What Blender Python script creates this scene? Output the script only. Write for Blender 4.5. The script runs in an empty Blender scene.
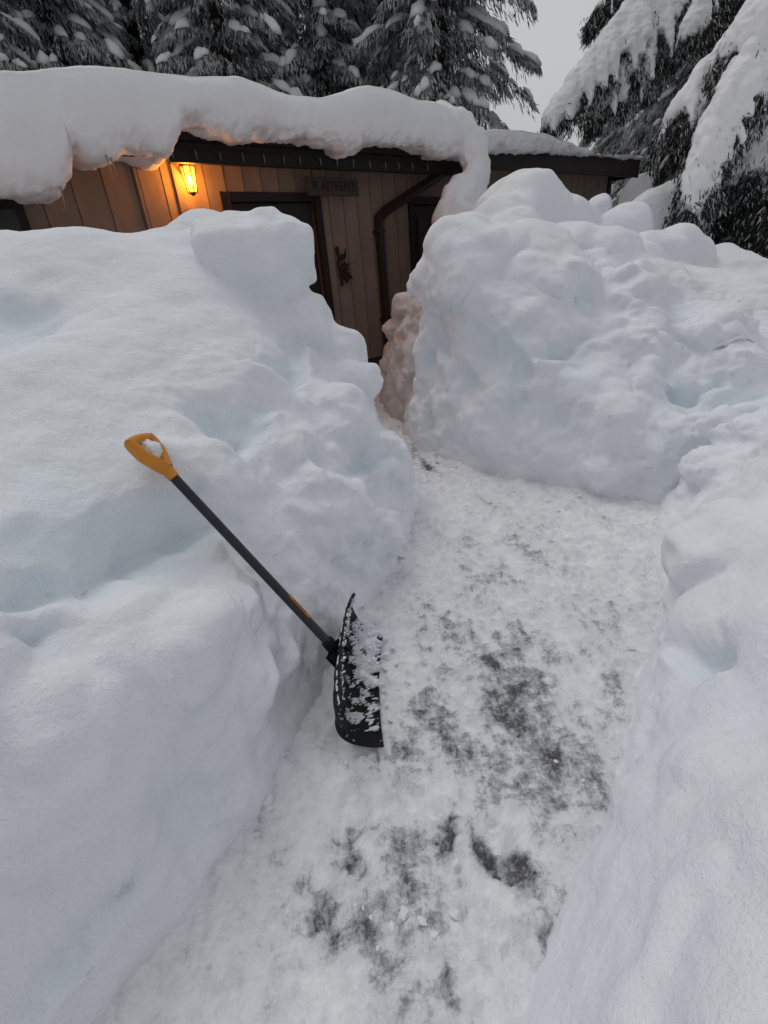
import bpy, bmesh, math, random
import numpy as np
from mathutils import Vector, Matrix
random.seed(7); RNG = np.random.default_rng(11)
scene = bpy.context.scene
COL = scene.collection
pi = math.pi

# ------------------------------------------------------------------ camera
FPX, PITCH, ROLL = 480.0, math.radians(26.7), 0.093
CAM = np.array([0, 0, 1.5])
_c = math.sqrt(1 - ROLL ** 2)
FWD = np.array([0, math.cos(PITCH), -math.sin(PITCH)])
_R0 = np.array([1., 0, 0]); _U0 = np.array([0, math.sin(PITCH), math.cos(PITCH)])
RGT = _c * _R0 - ROLL * _U0; UPV = ROLL * _R0 + _c * _U0
def ray(x, y): return FWD * FPX + RGT * (x - 384) - UPV * (y - 512)
def at_z(x, y, z=0.0):
    r = ray(x, y); return CAM + r * ((z - CAM[2]) / r[2])
def at_y(x, y, Y):
    r = ray(x, y); return CAM + r * (Y / r[1])
cam_d = bpy.data.cameras.new('camera'); cam = bpy.data.objects.new('camera', cam_d); COL.objects.link(cam)
M = Matrix.Identity(4)
for i in range(3):
    M[i][0] = RGT[i]; M[i][1] = UPV[i]; M[i][2] = -FWD[i]; M[i][3] = CAM[i]
cam.matrix_world = M
cam_d.sensor_fit = 'VERTICAL'; cam_d.sensor_height = 24.0; cam_d.lens = 24.0 * FPX / 1024
cam_d.clip_start = 0.02; cam_d.clip_end = 2000
scene.camera = cam

# house frame: T along the facade (to the right, away), O outward from the fascia line
HA = np.array([-1.85, 6.07]); HE = np.array([.8052, .5930]); HN = np.array([.5930, -.8052])
def H(t, o, z):
    p = HA + HE * t + HN * o; return np.array([p[0], p[1], z])
def facade(x, y, o=0.0):
    r = ray(x, y); a = HA + HN * o
    k = ((a - CAM[:2]) @ HN) / (r[:2] @ HN); P = CAM + r * k
    return (P[:2] - HA) @ HE, P[2]
WALL = -.35

# ------------------------------------------------------------------ noise
def _hash(i, j, k, seed):
    h = (i.astype(np.int64) * 374761393 + j.astype(np.int64) * 668265263 + k.astype(np.int64) * 2147483647 + seed * 1013904223) & 0xffffffff
    h = ((h ^ (h >> 13)) * 1274126177) & 0xffffffff
    h = ((h ^ (h >> 16)) * 2246822519) & 0xffffffff
    return (h ^ (h >> 15)) & 0xffffffff
def noise3(P, scale=1.0, seed=0, stretch=(1, 1, 1)):
    Q = np.asarray(P, float) * scale * np.array(stretch) + 100.37
    I = np.floor(Q).astype(np.int64); f = Q - I
    u = f * f * f * (f * (f * 6 - 15) + 10)
    out = 0
    for dx in (0, 1):
        for dy in (0, 1):
            for dz in (0, 1):
                h = _hash(I[:, 0] + dx, I[:, 1] + dy, I[:, 2] + dz, seed)
                g = np.stack([(h & 1023) / 511.5 - 1, ((h >> 10) & 1023) / 511.5 - 1, ((h >> 20) & 1023) / 511.5 - 1], 1)
                d = (g * (f - np.array([dx, dy, dz]))).sum(1)
                w = (u[:, 0] if dx else 1 - u[:, 0]) * (u[:, 1] if dy else 1 - u[:, 1]) * (u[:, 2] if dz else 1 - u[:, 2])
                out = out + w * d
    return out * 1.3
def fbm(P, scale, octs=4, seed=0, gain=.5, stretch=(1, 1, 1)):
    s = 0; a = 1.0
    for o in range(octs):
        s = s + a * noise3(P, scale * 2.03 ** o, seed + o * 17, stretch); a *= gain
    return s
def ridge(P, scale, octs=3, seed=0):
    s = 0; a = 1.0
    for o in range(octs):
        s = s + a * (1 - 2.2 * np.abs(noise3(P, scale * 2.03 ** o, seed + o * 31))); a *= .5
    return s
def sstep(a, b, x):
    t = np.clip((x - a) / (b - a), 0, 1); return t * t * (3 - 2 * t)
def smin(a, b, k):
    h = np.clip(.5 + .5 * (b - a) / k, 0, 1); return b * (1 - h) + a * h - k * h * (1 - h)
def smax(a, b, k): return -smin(-a, -b, k)
def worley(P, scale, seed):
    """cell id random value (3 of them) and edge distance"""
    Q = P * scale + 50.5; I = np.floor(Q).astype(np.int64); f1 = np.full(len(P), 9.); f2 = np.full(len(P), 9.); cid = np.zeros(len(P), np.int64); off = np.zeros((len(P), 3))
    for dx in (-1, 0, 1):
        for dy in (-1, 0, 1):
            for dz in (-1, 0, 1):
                J = I + np.array([dx, dy, dz]); h = _hash(J[:, 0], J[:, 1], J[:, 2], seed)
                c = J + np.stack([(h & 1023) / 1023., ((h >> 10) & 1023) / 1023., ((h >> 20) & 1023) / 1023.], 1)
                d = np.linalg.norm(Q - c, axis=1); b = d < f1
                f2 = np.where(b, f1, np.minimum(f2, d)); off[b] = (Q - c)[b]; cid = np.where(b, h, cid); f1 = np.where(b, d, f1)
    r = ((cid * 2654435761) & 0xffffffff)
    return np.stack([(r & 1023) / 511.5 - 1, ((r >> 10) & 1023) / 511.5 - 1, ((r >> 20) & 1023) / 511.5 - 1], 1), f2 - f1, off
def chunks(P, scale, seed):
    """blocky broken-snow relief: every cell is a tilted facet"""
    w = P + .25 / scale * np.stack([noise3(P, scale * .9, seed + k) for k in range(3)], 1)
    r, e, off = worley(w, scale, seed)
    return (r[:, 0] * .5 + (r * off).sum(1) * .8) * sstep(0, .28, e) - .35 * sstep(.16, 0, e)
def px_lump(px, py, Y, r, k=.12):
    p = at_y(px, py, Y); return (p[0], p[1], p[2] - r - k * .12, r, k)
class RBF:
    def __init__(s, pts):
        pts = np.array(pts, float); s.c = pts[:, :2]; n = len(pts)
        A = np.zeros((n + 3, n + 3)); A[:n, :n] = s.k(s.c, s.c) + np.eye(n) * 1e-3
        A[:n, n] = 1; A[:n, n + 1:] = s.c; A[n, :n] = 1; A[n + 1:, :n] = s.c.T
        s.w = np.linalg.solve(A, np.concatenate([pts[:, 2], np.zeros(3)]))
    def k(s, a, b):
        r2 = ((a[:, None] - b[None]) ** 2).sum(2); return .5 * r2 * np.log(r2 + 1e-9)
    def __call__(s, P):
        n = len(s.c); return s.k(P, s.c) @ s.w[:n] + s.w[n] + P @ s.w[n + 1:]
def poly_sd(P, poly):
    poly = np.array(poly, float); n = len(poly)
    d = np.full(len(P), 1e9); ins = np.zeros(len(P), bool)
    for i in range(n):
        a = poly[i]; b = poly[(i + 1) % n]; e = b - a
        w = P - a; t = np.clip((w @ e) / (e @ e), 0, 1)
        d = np.minimum(d, ((w - t[:, None] * e) ** 2).sum(1))
        c = (a[1] > P[:, 1]) != (b[1] > P[:, 1])
        with np.errstate(divide='ignore', invalid='ignore'):
            xi = (b[0] - a[0]) * (P[:, 1] - a[1]) / (b[1] - a[1]) + a[0]
        ins ^= c & (P[:, 0] < xi)
    d = np.sqrt(d); return np.where(ins, d, -d)

# ------------------------------------------------------------------ mesh helpers
def mesh_arrays(name, V, F, mats=(), mi=None, smooth=True):
    """V (n,3), F list/array of quads or (tris,quads) tuple"""
    me = bpy.data.meshes.new(name)
    V = np.asarray(V, np.float32)
    groups = F if isinstance(F, tuple) else (F,)
    groups = [np.asarray(g, np.int32) for g in groups if len(g)]
    me.vertices.add(len(V)); me.vertices.foreach_set('co', V.ravel())
    nl = sum(g.size for g in groups); nf = sum(len(g) for g in groups)
    me.loops.add(nl); me.polygons.add(nf)
    me.loops.foreach_set('vertex_index', np.concatenate([g.ravel() for g in groups]))
    tot = np.concatenate([np.full(len(g), g.shape[1], np.int32) for g in groups])
    st = np.concatenate([[0], np.cumsum(tot)[:-1]]).astype(np.int32)
    me.polygons.foreach_set('loop_start', st)
    me.polygons.foreach_set('use_smooth', np.full(nf, smooth, bool))
    for m in mats: me.materials.append(m)
    if mi is not None: me.polygons.foreach_set('material_index', np.asarray(mi, np.int32))
    me.update(calc_edges=True); me.validate()
    return me
def link(name, me, parent=None, loc=None):
    o = bpy.data.objects.new(name, me); COL.objects.link(o)
    if parent: o.parent = parent
    if loc is not None: o.location = loc
    return o
def tag(o, label=None, cat=None, group=None, kind=None):
    if label: o['label'] = label
    if cat: o['category'] = cat
    if group: o['group'] = group
    if kind: o['kind'] = kind
    return o
def empty(name, loc=(0, 0, 0)):
    o = bpy.data.objects.new(name, None); COL.objects.link(o); o.location = loc; o.empty_display_size = .1; return o
def grid_faces(nu, nv):
    a = (np.arange(nu - 1)[:, None] * nv + np.arange(nv - 1)[None]).ravel()
    return np.stack([a, a + nv, a + nv + 1, a + 1], 1)
def grid_normals(P, nu, nv):
    G = P.reshape(nu, nv, 3); n = np.cross(np.gradient(G, axis=0), np.gradient(G, axis=1)).reshape(-1, 3)
    return n / (np.linalg.norm(n, axis=1, keepdims=True) + 1e-12)
def attr(me, name, vals):
    a = me.attributes.new(name, 'FLOAT', 'POINT'); a.data.foreach_set('value', np.asarray(vals, np.float32))
class MB:
    """collects primitive shapes into one bmesh"""
    def __init__(s): s.bm = bmesh.new()
    def box(s, c, size, axes=None, bev=0.0):
        ax = axes if axes is not None else np.eye(3)
        r = bmesh.ops.create_cube(s.bm, size=1)
        vs = r['verts']
        for v in vs:
            p = np.array(c, float) + sum(ax[i] * size[i] * v.co[i] for i in range(3)); v.co = p
        if bev > 0:
            es = list({e for v in vs for e in v.link_edges})
            bmesh.ops.bevel(s.bm, geom=es, offset=bev, segments=2, affect='EDGES', profile=.6)
        return s
    def tube(s, pts, rad, n=10, cap=True, flat=None, sq=None):
        pts = [np.array(p, float) for p in pts]; m = len(pts)
        rad = [rad] * m if np.isscalar(rad) else rad
        rings = []; up = None
        for i, p in enumerate(pts):
            t = pts[min(i + 1, m - 1)] - pts[max(i - 1, 0)]; t = t / np.linalg.norm(t)
            if up is None:
                up = np.array(flat, float) if flat is not None else (np.array([0, 0, 1.]) if abs(t[2]) < .9 else np.array([1., 0, 0]))
            x = np.cross(t, up); x /= np.linalg.norm(x); y = np.cross(x, t)
            up = y
            ring = []
            for k in range(n):
                a = 2 * pi * k / n; cx, cy = math.cos(a), math.sin(a)
                if sq: cx *= sq[0]; cy *= sq[1]
                ring.append(s.bm.verts.new(p + (x * cx + y * cy) * rad[i]))
            rings.append(ring)
        for a, b in zip(rings, rings[1:]):
            for k in range(n): s.bm.faces.new((a[k], a[(k + 1) % n], b[(k + 1) % n], b[k]))
        if cap:
            s.bm.faces.new(rings[0][::-1]); s.bm.faces.new(rings[-1])
        return s
    def ball(s, c, r, sub=2, scale=(1, 1, 1)):
        rr = bmesh.ops.create_icosphere(s.bm, subdivisions=sub, radius=1)
        for v in rr['verts']: v.co = Vector([c[i] + v.co[i] * r * scale[i] for i in range(3)])
        return s
    def prism(s, poly, d):
        """poly: 3D outline, extruded by vector d"""
        a = [s.bm.verts.new(p) for p in poly]; b = [s.bm.verts.new(np.array(p) + d) for p in poly]; n = len(poly)
        s.bm.faces.new(a[::-1]); s.bm.faces.new(b)
        for i in range(n): s.bm.faces.new((a[i], a[(i + 1) % n], b[(i + 1) % n], b[i]))
        return s
    def build(s, name, mat, parent=None, smooth=True, angle=35):
        bmesh.ops.recalc_face_normals(s.bm, faces=s.bm.faces[:])
        me = bpy.data.meshes.new(name); s.bm.to_mesh(me); s.bm.free()
        if mat: me.materials.append(mat)
        if smooth:
            me.shade_smooth(); me.set_sharp_from_angle(angle=math.radians(angle))
        return link(name, me, parent)
HAX = [np.array([HE[0], HE[1], 0]), np.array([HN[0], HN[1], 0]), np.array([0, 0, 1.])]

ICO = {}
def ico(sub):
    if sub not in ICO:
        bm = bmesh.new(); bmesh.ops.create_icosphere(bm, subdivisions=sub, radius=1)
        ICO[sub] = (np.array([v.co[:] for v in bm.verts]), np.array([[v.index for v in f.verts] for f in bm.faces])); bm.free()
    return ICO[sub]
def nrm(v): v = np.array(v, float); return v / np.linalg.norm(v)
# ------------------------------------------------------------------ materials
def new_mat(name):
    m = bpy.data.materials.new(name); m.use_nodes = True
    nt = m.node_tree; b = nt.nodes['Principled BSDF']; return m, nt, b
def N(nt, typ, **kw):
    n = nt.nodes.new(typ)
    for k, v in kw.items():
        if k in n.inputs: n.inputs[k].default_value = v
        else: setattr(n, k, v)
    return n
def ramp(nt, src, stops):
    r = nt.nodes.new('ShaderNodeValToRGB'); el = r.color_ramp.elements
    while len(el) < len(stops): el.new(.5)
    for e, (p, c) in zip(el, stops): e.position = p; e.color = (*c, 1) if len(c) == 3 else c
    nt.links.new(src, r.inputs[0]); return r.outputs[0]
def mixc(nt, fac, a, b, mode='MIX'):
    n = nt.nodes.new('ShaderNodeMix'); n.data_type = 'RGBA'; n.blend_type = mode
    for sock, v in ((n.inputs[0], fac), (n.inputs[6], a), (n.inputs[7], b)):
        if hasattr(v, 'is_linked'): nt.links.new(v, sock)
        elif isinstance(v, (int, float)): sock.default_value = v
        else: sock.default_value = (*v, 1)
    return n.outputs[2]
def bump(nt, b, layers, dist=.01):
    prev = None
    for src, st, d in layers:
        n = nt.nodes.new('ShaderNodeBump'); n.inputs['Strength'].default_value = st; n.inputs['Distance'].default_value = d
        nt.links.new(src, n.inputs['Height'])
        if prev: nt.links.new(prev, n.inputs['Normal'])
        prev = n.outputs[0]
    nt.links.new(prev, b.inputs['Normal'])
def objco(nt):
    return nt.nodes.new('ShaderNodeTexCoord').outputs['Object']
def tnoise(nt, co, scale, detail=4, rough=.55, out='Fac', dist=0.0):
    n = N(nt, 'ShaderNodeTexNoise', Scale=scale, Detail=detail, Roughness=rough, Distortion=dist)
    nt.links.new(co, n.inputs['Vector']); return n.outputs[out]
def snow_mat(name, col=(.85, .876, .918), grain=1.0, dirt=(.42, .31, .26), sss=.0):
    m, nt, b = new_mat(name); co = objco(nt)
    n1 = tnoise(nt, co, 2.2, 3)
    c = ramp(nt, n1, [(.3, tuple(v * .955 for v in col)), (.7, col)])
    at = N(nt, 'ShaderNodeAttribute', attribute_name='dirt')
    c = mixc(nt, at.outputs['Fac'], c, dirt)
    ai = N(nt, 'ShaderNodeAttribute', attribute_name='hollow_blue')
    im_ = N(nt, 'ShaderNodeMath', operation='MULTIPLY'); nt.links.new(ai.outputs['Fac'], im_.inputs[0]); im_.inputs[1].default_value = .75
    c = mixc(nt, im_.outputs[0], c, (.70, .835, .895))  # blue light of creases and hollows, painted into the snow colour
    nt.links.new(c, b.inputs['Base Color'])
    b.inputs['Roughness'].default_value = .75; b.inputs['Specular IOR Level'].default_value = .25
    if sss:
        b.inputs['Subsurface Weight'].default_value = sss; b.inputs['Subsurface Radius'].default_value = (.5, .8, 1.0); b.inputs['Subsurface Scale'].default_value = .04
    f1 = tnoise(nt, co, 34, 5, .62); f2 = tnoise(nt, co, 170, 3, .6); f0 = tnoise(nt, co, 9, 4, .5)
    bump(nt, b, [(f0, .4 * grain, .022), (f1, .7 * grain, .011), (f2, .8 * grain, .004)])
    return m
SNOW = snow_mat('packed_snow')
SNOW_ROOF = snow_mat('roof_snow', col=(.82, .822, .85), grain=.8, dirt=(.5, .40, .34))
SNOW_TREE = snow_mat('bough_snow', col=(.86, .86, .875), grain=.6)
def plain(name, col, rough=.6, metal=0, var=.15, scale=12, bumpst=.2, spec=.4, detail=5):
    m, nt, b = new_mat(name); co = objco(nt)
    n = tnoise(nt, co, scale, detail, .6)
    c = ramp(nt, n, [(.25, tuple(v * (1 - var) for v in col)), (.75, tuple(min(1, v * (1 + var)) for v in col))])
    nt.links.new(c, b.inputs['Base Color'])
    b.inputs['Roughness'].default_value = rough; b.inputs['Metallic'].default_value = metal
    b.inputs['Specular IOR Level'].default_value = spec
    f = tnoise(nt, co, scale * 9, 4, .6)
    bump(nt, b, [(f, bumpst, .002)])
    return m
def wood_mat(name, c0, c1, rough=.75, vert=True, sc=1.0):
    m, nt, b = new_mat(name); co = objco(nt)
    mp = nt.nodes.new('ShaderNodeMapping'); nt.links.new(co, mp.inputs[0])
    mp.inputs['Scale'].default_value = (22 * sc, 22 * sc, 1.2 * sc) if vert else (2 * sc, 2 * sc, 26 * sc)
    n = tnoise(nt, mp.outputs[0], 1.0, 6, .62); big = tnoise(nt, co, 1.6, 4, .6)
    c = ramp(nt, n, [(.25, c0), (.75, c1)])
    c = mixc(nt, .55, c, ramp(nt, big, [(.3, tuple(v * .72 for v in c0)), (.7, c1)]))
    nt.links.new(c, b.inputs['Base Color']); b.inputs['Roughness'].default_value = rough
    b.inputs['Specular IOR Level'].default_value = .25
    bump(nt, b, [(n, .35, .003)])
    return m
SIDING = wood_mat('painted_siding', (.188, .137, .109), (.243, .178, .142))
TRIM = wood_mat('dark_brown_trim', (.012, .008, .008), (.020, .013, .012), .6, vert=False)
DOORM = wood_mat('dark_door_paint', (.018, .011, .011), (.03, .019, .018), .5)
PIPE = plain('brown_pipe_metal', (.032, .020, .018), .45, .2)
FOUND = plain('foundation_concrete', (.05, .046, .045), .9)
ROOFM = plain('roof_shingle', (.04, .036, .036), .9)
SIGNW = wood_mat('weathered_sign_wood', (.045, .036, .030), (.072, .058, .048), .85, vert=False)
LETTER = plain('carved_letter_paint', (.012, .008, .008), .8)
IRON = plain('rusty_dark_iron', (.022, .012, .010), .7, .3)
BLADE = plain('black_blade_plastic', (.007, .007, .008), .5, var=.3, scale=30, bumpst=.15, spec=.16)
SHAFTM = plain('black_shaft_paint', (.022, .024, .028), .42, .1, var=.25, scale=40)
GRIPM = plain('orange_grip_plastic', (.62, .235, .022), .45, var=.08, scale=20, bumpst=.08)
STICK = plain('orange_sticker', (.50, .17, .03), .5, var=.1)
CARP = plain('dark_car_paint', (.03, .032, .036), .3, .3)
RUBBER = plain('tyre_rubber', (.015, .015, .016), .8)
BARK = wood_mat('conifer_bark', (.022, .017, .014), (.05, .040, .033), .9)
def needle_mat(name, c0, c1):
    m, nt, b = new_mat(name); co = objco(nt)
    n = tnoise(nt, co, 1.7, 4, .6)
    nt.links.new(ramp(nt, n, [(.3, c0), (.7, c1)]), b.inputs['Base Color'])
    b.inputs['Roughness'].default_value = .7; b.inputs['Specular IOR Level'].default_value = .15
    return m
NEEDLE = needle_mat('needles_dark', (.022, .026, .025), (.046, .052, .049))
NEEDLE_NEAR = needle_mat('needles_near', (.016, .017, .015), (.036, .038, .033))
FROST = needle_mat('frosted_twig', (.30, .305, .31), (.66, .665, .67))
def glass_mat(name, col, rough=.12):
    m, nt, b = new_mat(name); co = objco(nt)
    n = tnoise(nt, co, 3, 3)
    nt.links.new(ramp(nt, n, [(.3, tuple(v * .8 for v in col)), (.7, col)]), b.inputs['Base Color'])
    b.inputs['Roughness'].default_value = rough; b.inputs['Specular IOR Level'].default_value = .6
    return m
WGLASS = glass_mat('dark_window_glass', (.006, .005, .006), .35)
ICE = glass_mat('icicle_ice', (.30, .25, .22), .15)
BULBW = glass_mat('frosted_bulb', (.14, .14, .155), .4)

# ------------------------------------------------------------------ snow height field
def bank(name, poly, tops, edge_a, edge_p, x0, x1, y0, y1, step, seed, k=.35, lumps=(), gauss=(), dirt=None, amp=1.0, flute=.02, warp=.05, feats=(), rough=None, chunk=.03, vox=.017, border=True, behind=True, rub=None, balls=()):
    xs = np.arange(x0, x1, step); ys = np.arange(y0, y1, step)
    X, Y = np.meshgrid(xs, ys, indexing='ij'); P2 = np.stack([X.ravel(), Y.ravel()], 1); nu, nv = len(xs), len(ys)
    P3 = np.concatenate([P2, np.zeros((len(P2), 1))], 1)
    Pw = P2 + np.stack([fbm(P3, 3.2, 4, seed), fbm(P3 + 9, 3.2, 4, seed + 5)], 1) * warp
    d = poly_sd(Pw, poly)
    top = RBF(tops)(P2)
    ea = edge_a(P2) if callable(edge_a) else edge_a
    e = np.where(d > 0, ea * np.abs(d) ** edge_p, d * 3.0)
    z = smin(top + .10 * fbm(P3, .9, 3, seed + 2) * amp, e, k)
    for gx, gy, sx, sy, h, *ang in gauss:
        a = math.radians(ang[0]) if ang else 0
        dx = P2[:, 0] - gx; dy = P2[:, 1] - gy
        u = dx * math.cos(a) + dy * math.sin(a); v = -dx * math.sin(a) + dy * math.cos(a)
        z = z + h * np.exp(-(u / sx) ** 2 - (v / sy) ** 2) * sstep(0, .08, d)
    Pl = P2 + .13 * np.stack([fbm(P3, 1.9, 3, seed + 21), fbm(P3, 1.9, 3, seed + 22)], 1)
    for lx, ly, lz, r, *kk in lumps:
        q = r * r - (Pl[:, 0] - lx) ** 2 - (Pl[:, 1] - ly) ** 2
        s = np.where(q > 0, lz + np.sqrt(np.maximum(q, 0)), -9)
        s = np.where(q > 0, s, lz - 3 * (np.sqrt(np.maximum(-q, 0))))
        z = np.where(d > -.15, smax(z, s, kk[0] if kk else .12), z)
    bf = np.minimum(np.minimum(P2[:, 0] - x0, x1 - P2[:, 0]), np.minimum(P2[:, 1] - y0 + (9 if behind else 0), y1 - P2[:, 1]))
    z = np.where((d > .6) & (bf < 1.2), 1.15 + (z - 1.15) * sstep(.0, 1.2, bf), z) if border else z
    Zg = z.reshape(nu, nv)
    def hit(px, py):
        r = ray(px, py); r = r / np.linalg.norm(r); t = .25
        while t < 16:
            q = CAM + r * t; i = (q[0] - x0) / step; j = (q[1] - y0) / step
            if 0 <= i < nu - 1 and 0 <= j < nv - 1 and Zg[int(i), int(j)] > q[2]: return q
            t += .012
        return None
    # close the height field into a solid and re-mesh it evenly, so that steep faces carry as much relief as flat ones
    zc = np.maximum(z, -.12); top_v = np.concatenate([P2, zc[:, None]], 1); bot_v = top_v.copy(); bot_v[:, 2] = -.35; nb = nu * nv
    Fq = grid_faces(nu, nv); rim = np.concatenate([np.arange(nu) * nv, (nu - 1) * nv + np.arange(1, nv), np.arange(nu - 2, -1, -1) * nv + nv - 1, np.arange(nv - 2, 0, -1)])
    r2 = np.roll(rim, -1); FR = np.stack([rim, rim + nb, r2 + nb, r2], 1)
    BV, BF = [], []; boff = 2 * nb; U, UF = ico(4)
    for k_, f in enumerate(balls):   # fallen or bulging lumps, merged into the bank when it is re-meshed
        if f[0] == 'y': c, r = at_y(f[1], f[2], f[3]), f[4]
        else:
            c = hit(f[0], f[1])
            if c is None: continue
            r = f[2]; c = c + nrm(ray(f[0], f[1])) * (r - f[3])
        rg2 = np.random.default_rng(seed + k_); sc = np.array([rg2.uniform(.9, 1.25), rg2.uniform(.9, 1.25), rg2.uniform(.75, 1.0)])
        q = c + U * sc * r * (1 + .30 * fbm(U * 1.0 + k_ * 7 + seed, 1.1, 3, seed + k_))[:, None]
        BV.append(q); BF.append(UF + boff); boff += len(q)
    quads = np.concatenate([Fq, Fq[:, ::-1] + nb, FR[:, ::-1]])
    me = mesh_arrays('solid', np.concatenate([top_v, bot_v] + BV), (np.concatenate(BF), quads) if BF else quads)
    bm = bmesh.new(); bm.from_mesh(me); bmesh.ops.recalc_face_normals(bm, faces=bm.faces[:]); bm.to_mesh(me); bm.free()
    o = bpy.data.objects.new('tmp', me); COL.objects.link(o); md = o.modifiers.new('r', 'REMESH'); md.mode = 'VOXEL'; md.voxel_size = vox
    ms = o.modifiers.new('s', 'SMOOTH'); ms.iterations = 4; ms.factor = .5
    bpy.context.view_layer.update(); me = bpy.data.meshes.new_from_object(o.evaluated_get(bpy.context.evaluated_depsgraph_get())); bpy.data.objects.remove(o)
    V = np.empty(len(me.vertices) * 3, np.float32); me.vertices.foreach_get('co', V); P = V.reshape(-1, 3).astype(float)
    Fq = np.empty(len(me.polygons) * 4, np.int32); me.loops.foreach_get('vertex_index', Fq); F = Fq.reshape(-1, 4)
    F = F[(P[F, 2] > -.10).any(1)]; used = np.zeros(len(P), bool); used[F.ravel()] = True; idx = np.cumsum(used) - 1; P = P[used]; F = idx[F]
    def vnorm(P):
        fn = np.cross(P[F[:, 2]] - P[F[:, 0]], P[F[:, 3]] - P[F[:, 1]]); nn = np.zeros_like(P)
        for k in range(4):
            for ax in range(3): nn[:, ax] += np.bincount(F[:, k], fn[:, ax], len(P))
        return nn / (np.linalg.norm(nn, axis=1, keepdims=True) + 1e-12)
    def relax(P, it):
        for _ in range(it):
            q = np.zeros_like(P); cnt = np.zeros(len(P))
            for k in range(4):
                a_, b_ = F[:, k], F[:, (k + 1) % 4]
                for ax in range(3): q[:, ax] += np.bincount(a_, P[b_, ax], len(P)) + np.bincount(b_, P[a_, ax], len(P))
                cnt += np.bincount(a_, minlength=len(P)) + np.bincount(b_, minlength=len(P))
            P = P * .5 + .5 * q / np.maximum(cnt, 1)[:, None]
        return P
    d = poly_sd(P[:, :2], poly); n = vnorm(P); inside = np.maximum(sstep(-.02, .12, d), sstep(.0, .12, P[:, 2]))
    hollow_blue = np.zeros(len(P))  # per-vertex mask for the painted blue of scattered light in hollows
    extra = np.zeros(len(P))
    for f in feats:
        if f[0] == 'b':
            c = hit(f[1], f[2])
            if c is None: continue
            q = np.linalg.norm(P - c, axis=1) / f[3]
            q = q * (1 + .35 * fbm(P[:0], 1) if False else 1)
            m = q < 2.2; pn = P[m]; qq = q[m] * (1 + .30 * noise3(pn, 1.6 / f[3], seed + 3)); extra[m] += 1.3 * f[4] * np.exp(-qq ** 2.4)
        else:   # crease: a ledge along a line; the upper side hollowed, the lower side swelling out
            pts = [hit(*p) for p in f[1]]; pts = [p for p in pts if p is not None]
            if len(pts) < 2: continue
            wd, dep = f[2] * 1.2, f[3] * 1.9
            dm = np.full(len(P), 9.); up = np.zeros(len(P))
            Pw3 = P + .35 * wd * np.stack([fbm(P, .8 / wd, 3, seed + 71 + k) for k in range(3)], 1)
            for p, q in zip(pts, pts[1:]):
                e = q - p; t_ = np.clip(((Pw3 - p) @ e) / (e @ e), 0, 1); v = Pw3 - p - t_[:, None] * e; dd = np.linalg.norm(v, axis=1)
                b_ = dd < dm; dm = np.where(b_, dd, dm); up = np.where(b_, v @ UPV, up)
            tr = sstep(-.5, .5, up / wd)
            hol = np.exp(-(dm / (2.4 * wd)) ** 1.7); lip = np.exp(-((dm - 1.2 * wd) / (1.4 * wd)) ** 2)
            extra += dep * (-tr * hol + (1 - tr) * .55 * lip)
            hollow_blue = np.maximum(hollow_blue, (f[4] if len(f) > 4 else .7) * np.exp(-(dm / (1.1 * wd)) ** 2) * sstep(-.8, .3, up / wd))
    hollow_blue = np.maximum(hollow_blue, .42 * sstep(.015, .09, -extra))
    P = relax(P + n * (extra * inside)[:, None], 3)
    n = vnorm(P); steep = sstep(.86, .40, n[:, 2])
    rg_ = rough(P, n) if rough else np.ones(len(P))
    disp = .040 * fbm(P, 2.1, 3, seed + 40) * amp
    disp = disp + .024 * fbm(P, 4.8, 3, seed + 50) * (.25 + .75 * rg_) * amp
    disp = disp + .013 * fbm(P, 10, 3, seed + 55) * rg_ * amp
    if rub: disp = disp + rub(P, n) * (.045 * chunks(P, 5.5, seed + 95) + .026 * chunks(P, 12, seed + 96) + .012 * chunks(P, 26, seed + 97))
    foot = sstep(.20, .03, P[:, 2]) * sstep(-.15, .35, fbm(P, 2.5, 2, seed + 90)); disp = disp + foot * (.046 * np.maximum(-.3, chunks(P, 13, seed + 91)) + .02 * chunks(P, 27, seed + 92))
    disp = disp + chunk * (chunks(P, 4.2, seed + 61) * .9 + chunks(P, 9.5, seed + 62) * .42) * rg_ * steep
    fl = noise3(P, 8, seed + 70, (1, 1, .30)) + .6 * noise3(P, 17, seed + 72, (1, 1, .35))
    disp = disp + flute * fl * steep * sstep(1.0, .25, P[:, 2]) * (.4 + .6 * rg_)
    disp = disp + .0075 * fbm(P, 30, 3, seed + 80) * (.22 + .9 * rg_) + .0030 * fbm(P, 75, 2, seed + 81) * (.35 + rg_)
    P = P + n * (disp * inside)[:, None]
    n1_ = vnorm(P); n2_ = vnorm(relax(P, 6)); fold = (n1_ * n2_).sum(1) < .55
    for _ in range(3):   # iron out the few places where the relief folded over itself
        g = fold.copy(); g[F[fold[F].any(1)].ravel()] = True; fold = g
    Pr = relax(P, 8); P = np.where(fold[:, None], Pr, relax(P, 1))
    me = mesh_arrays(name, P, F)
    dv = dirt(P, d, steep) if dirt else np.zeros(len(P))
    attr(me, 'dirt', np.clip(dv, 0, 1)); attr(me, 'hollow_blue', np.clip(hollow_blue, 0, 1))
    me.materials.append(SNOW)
    return link(name, me)

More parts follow.
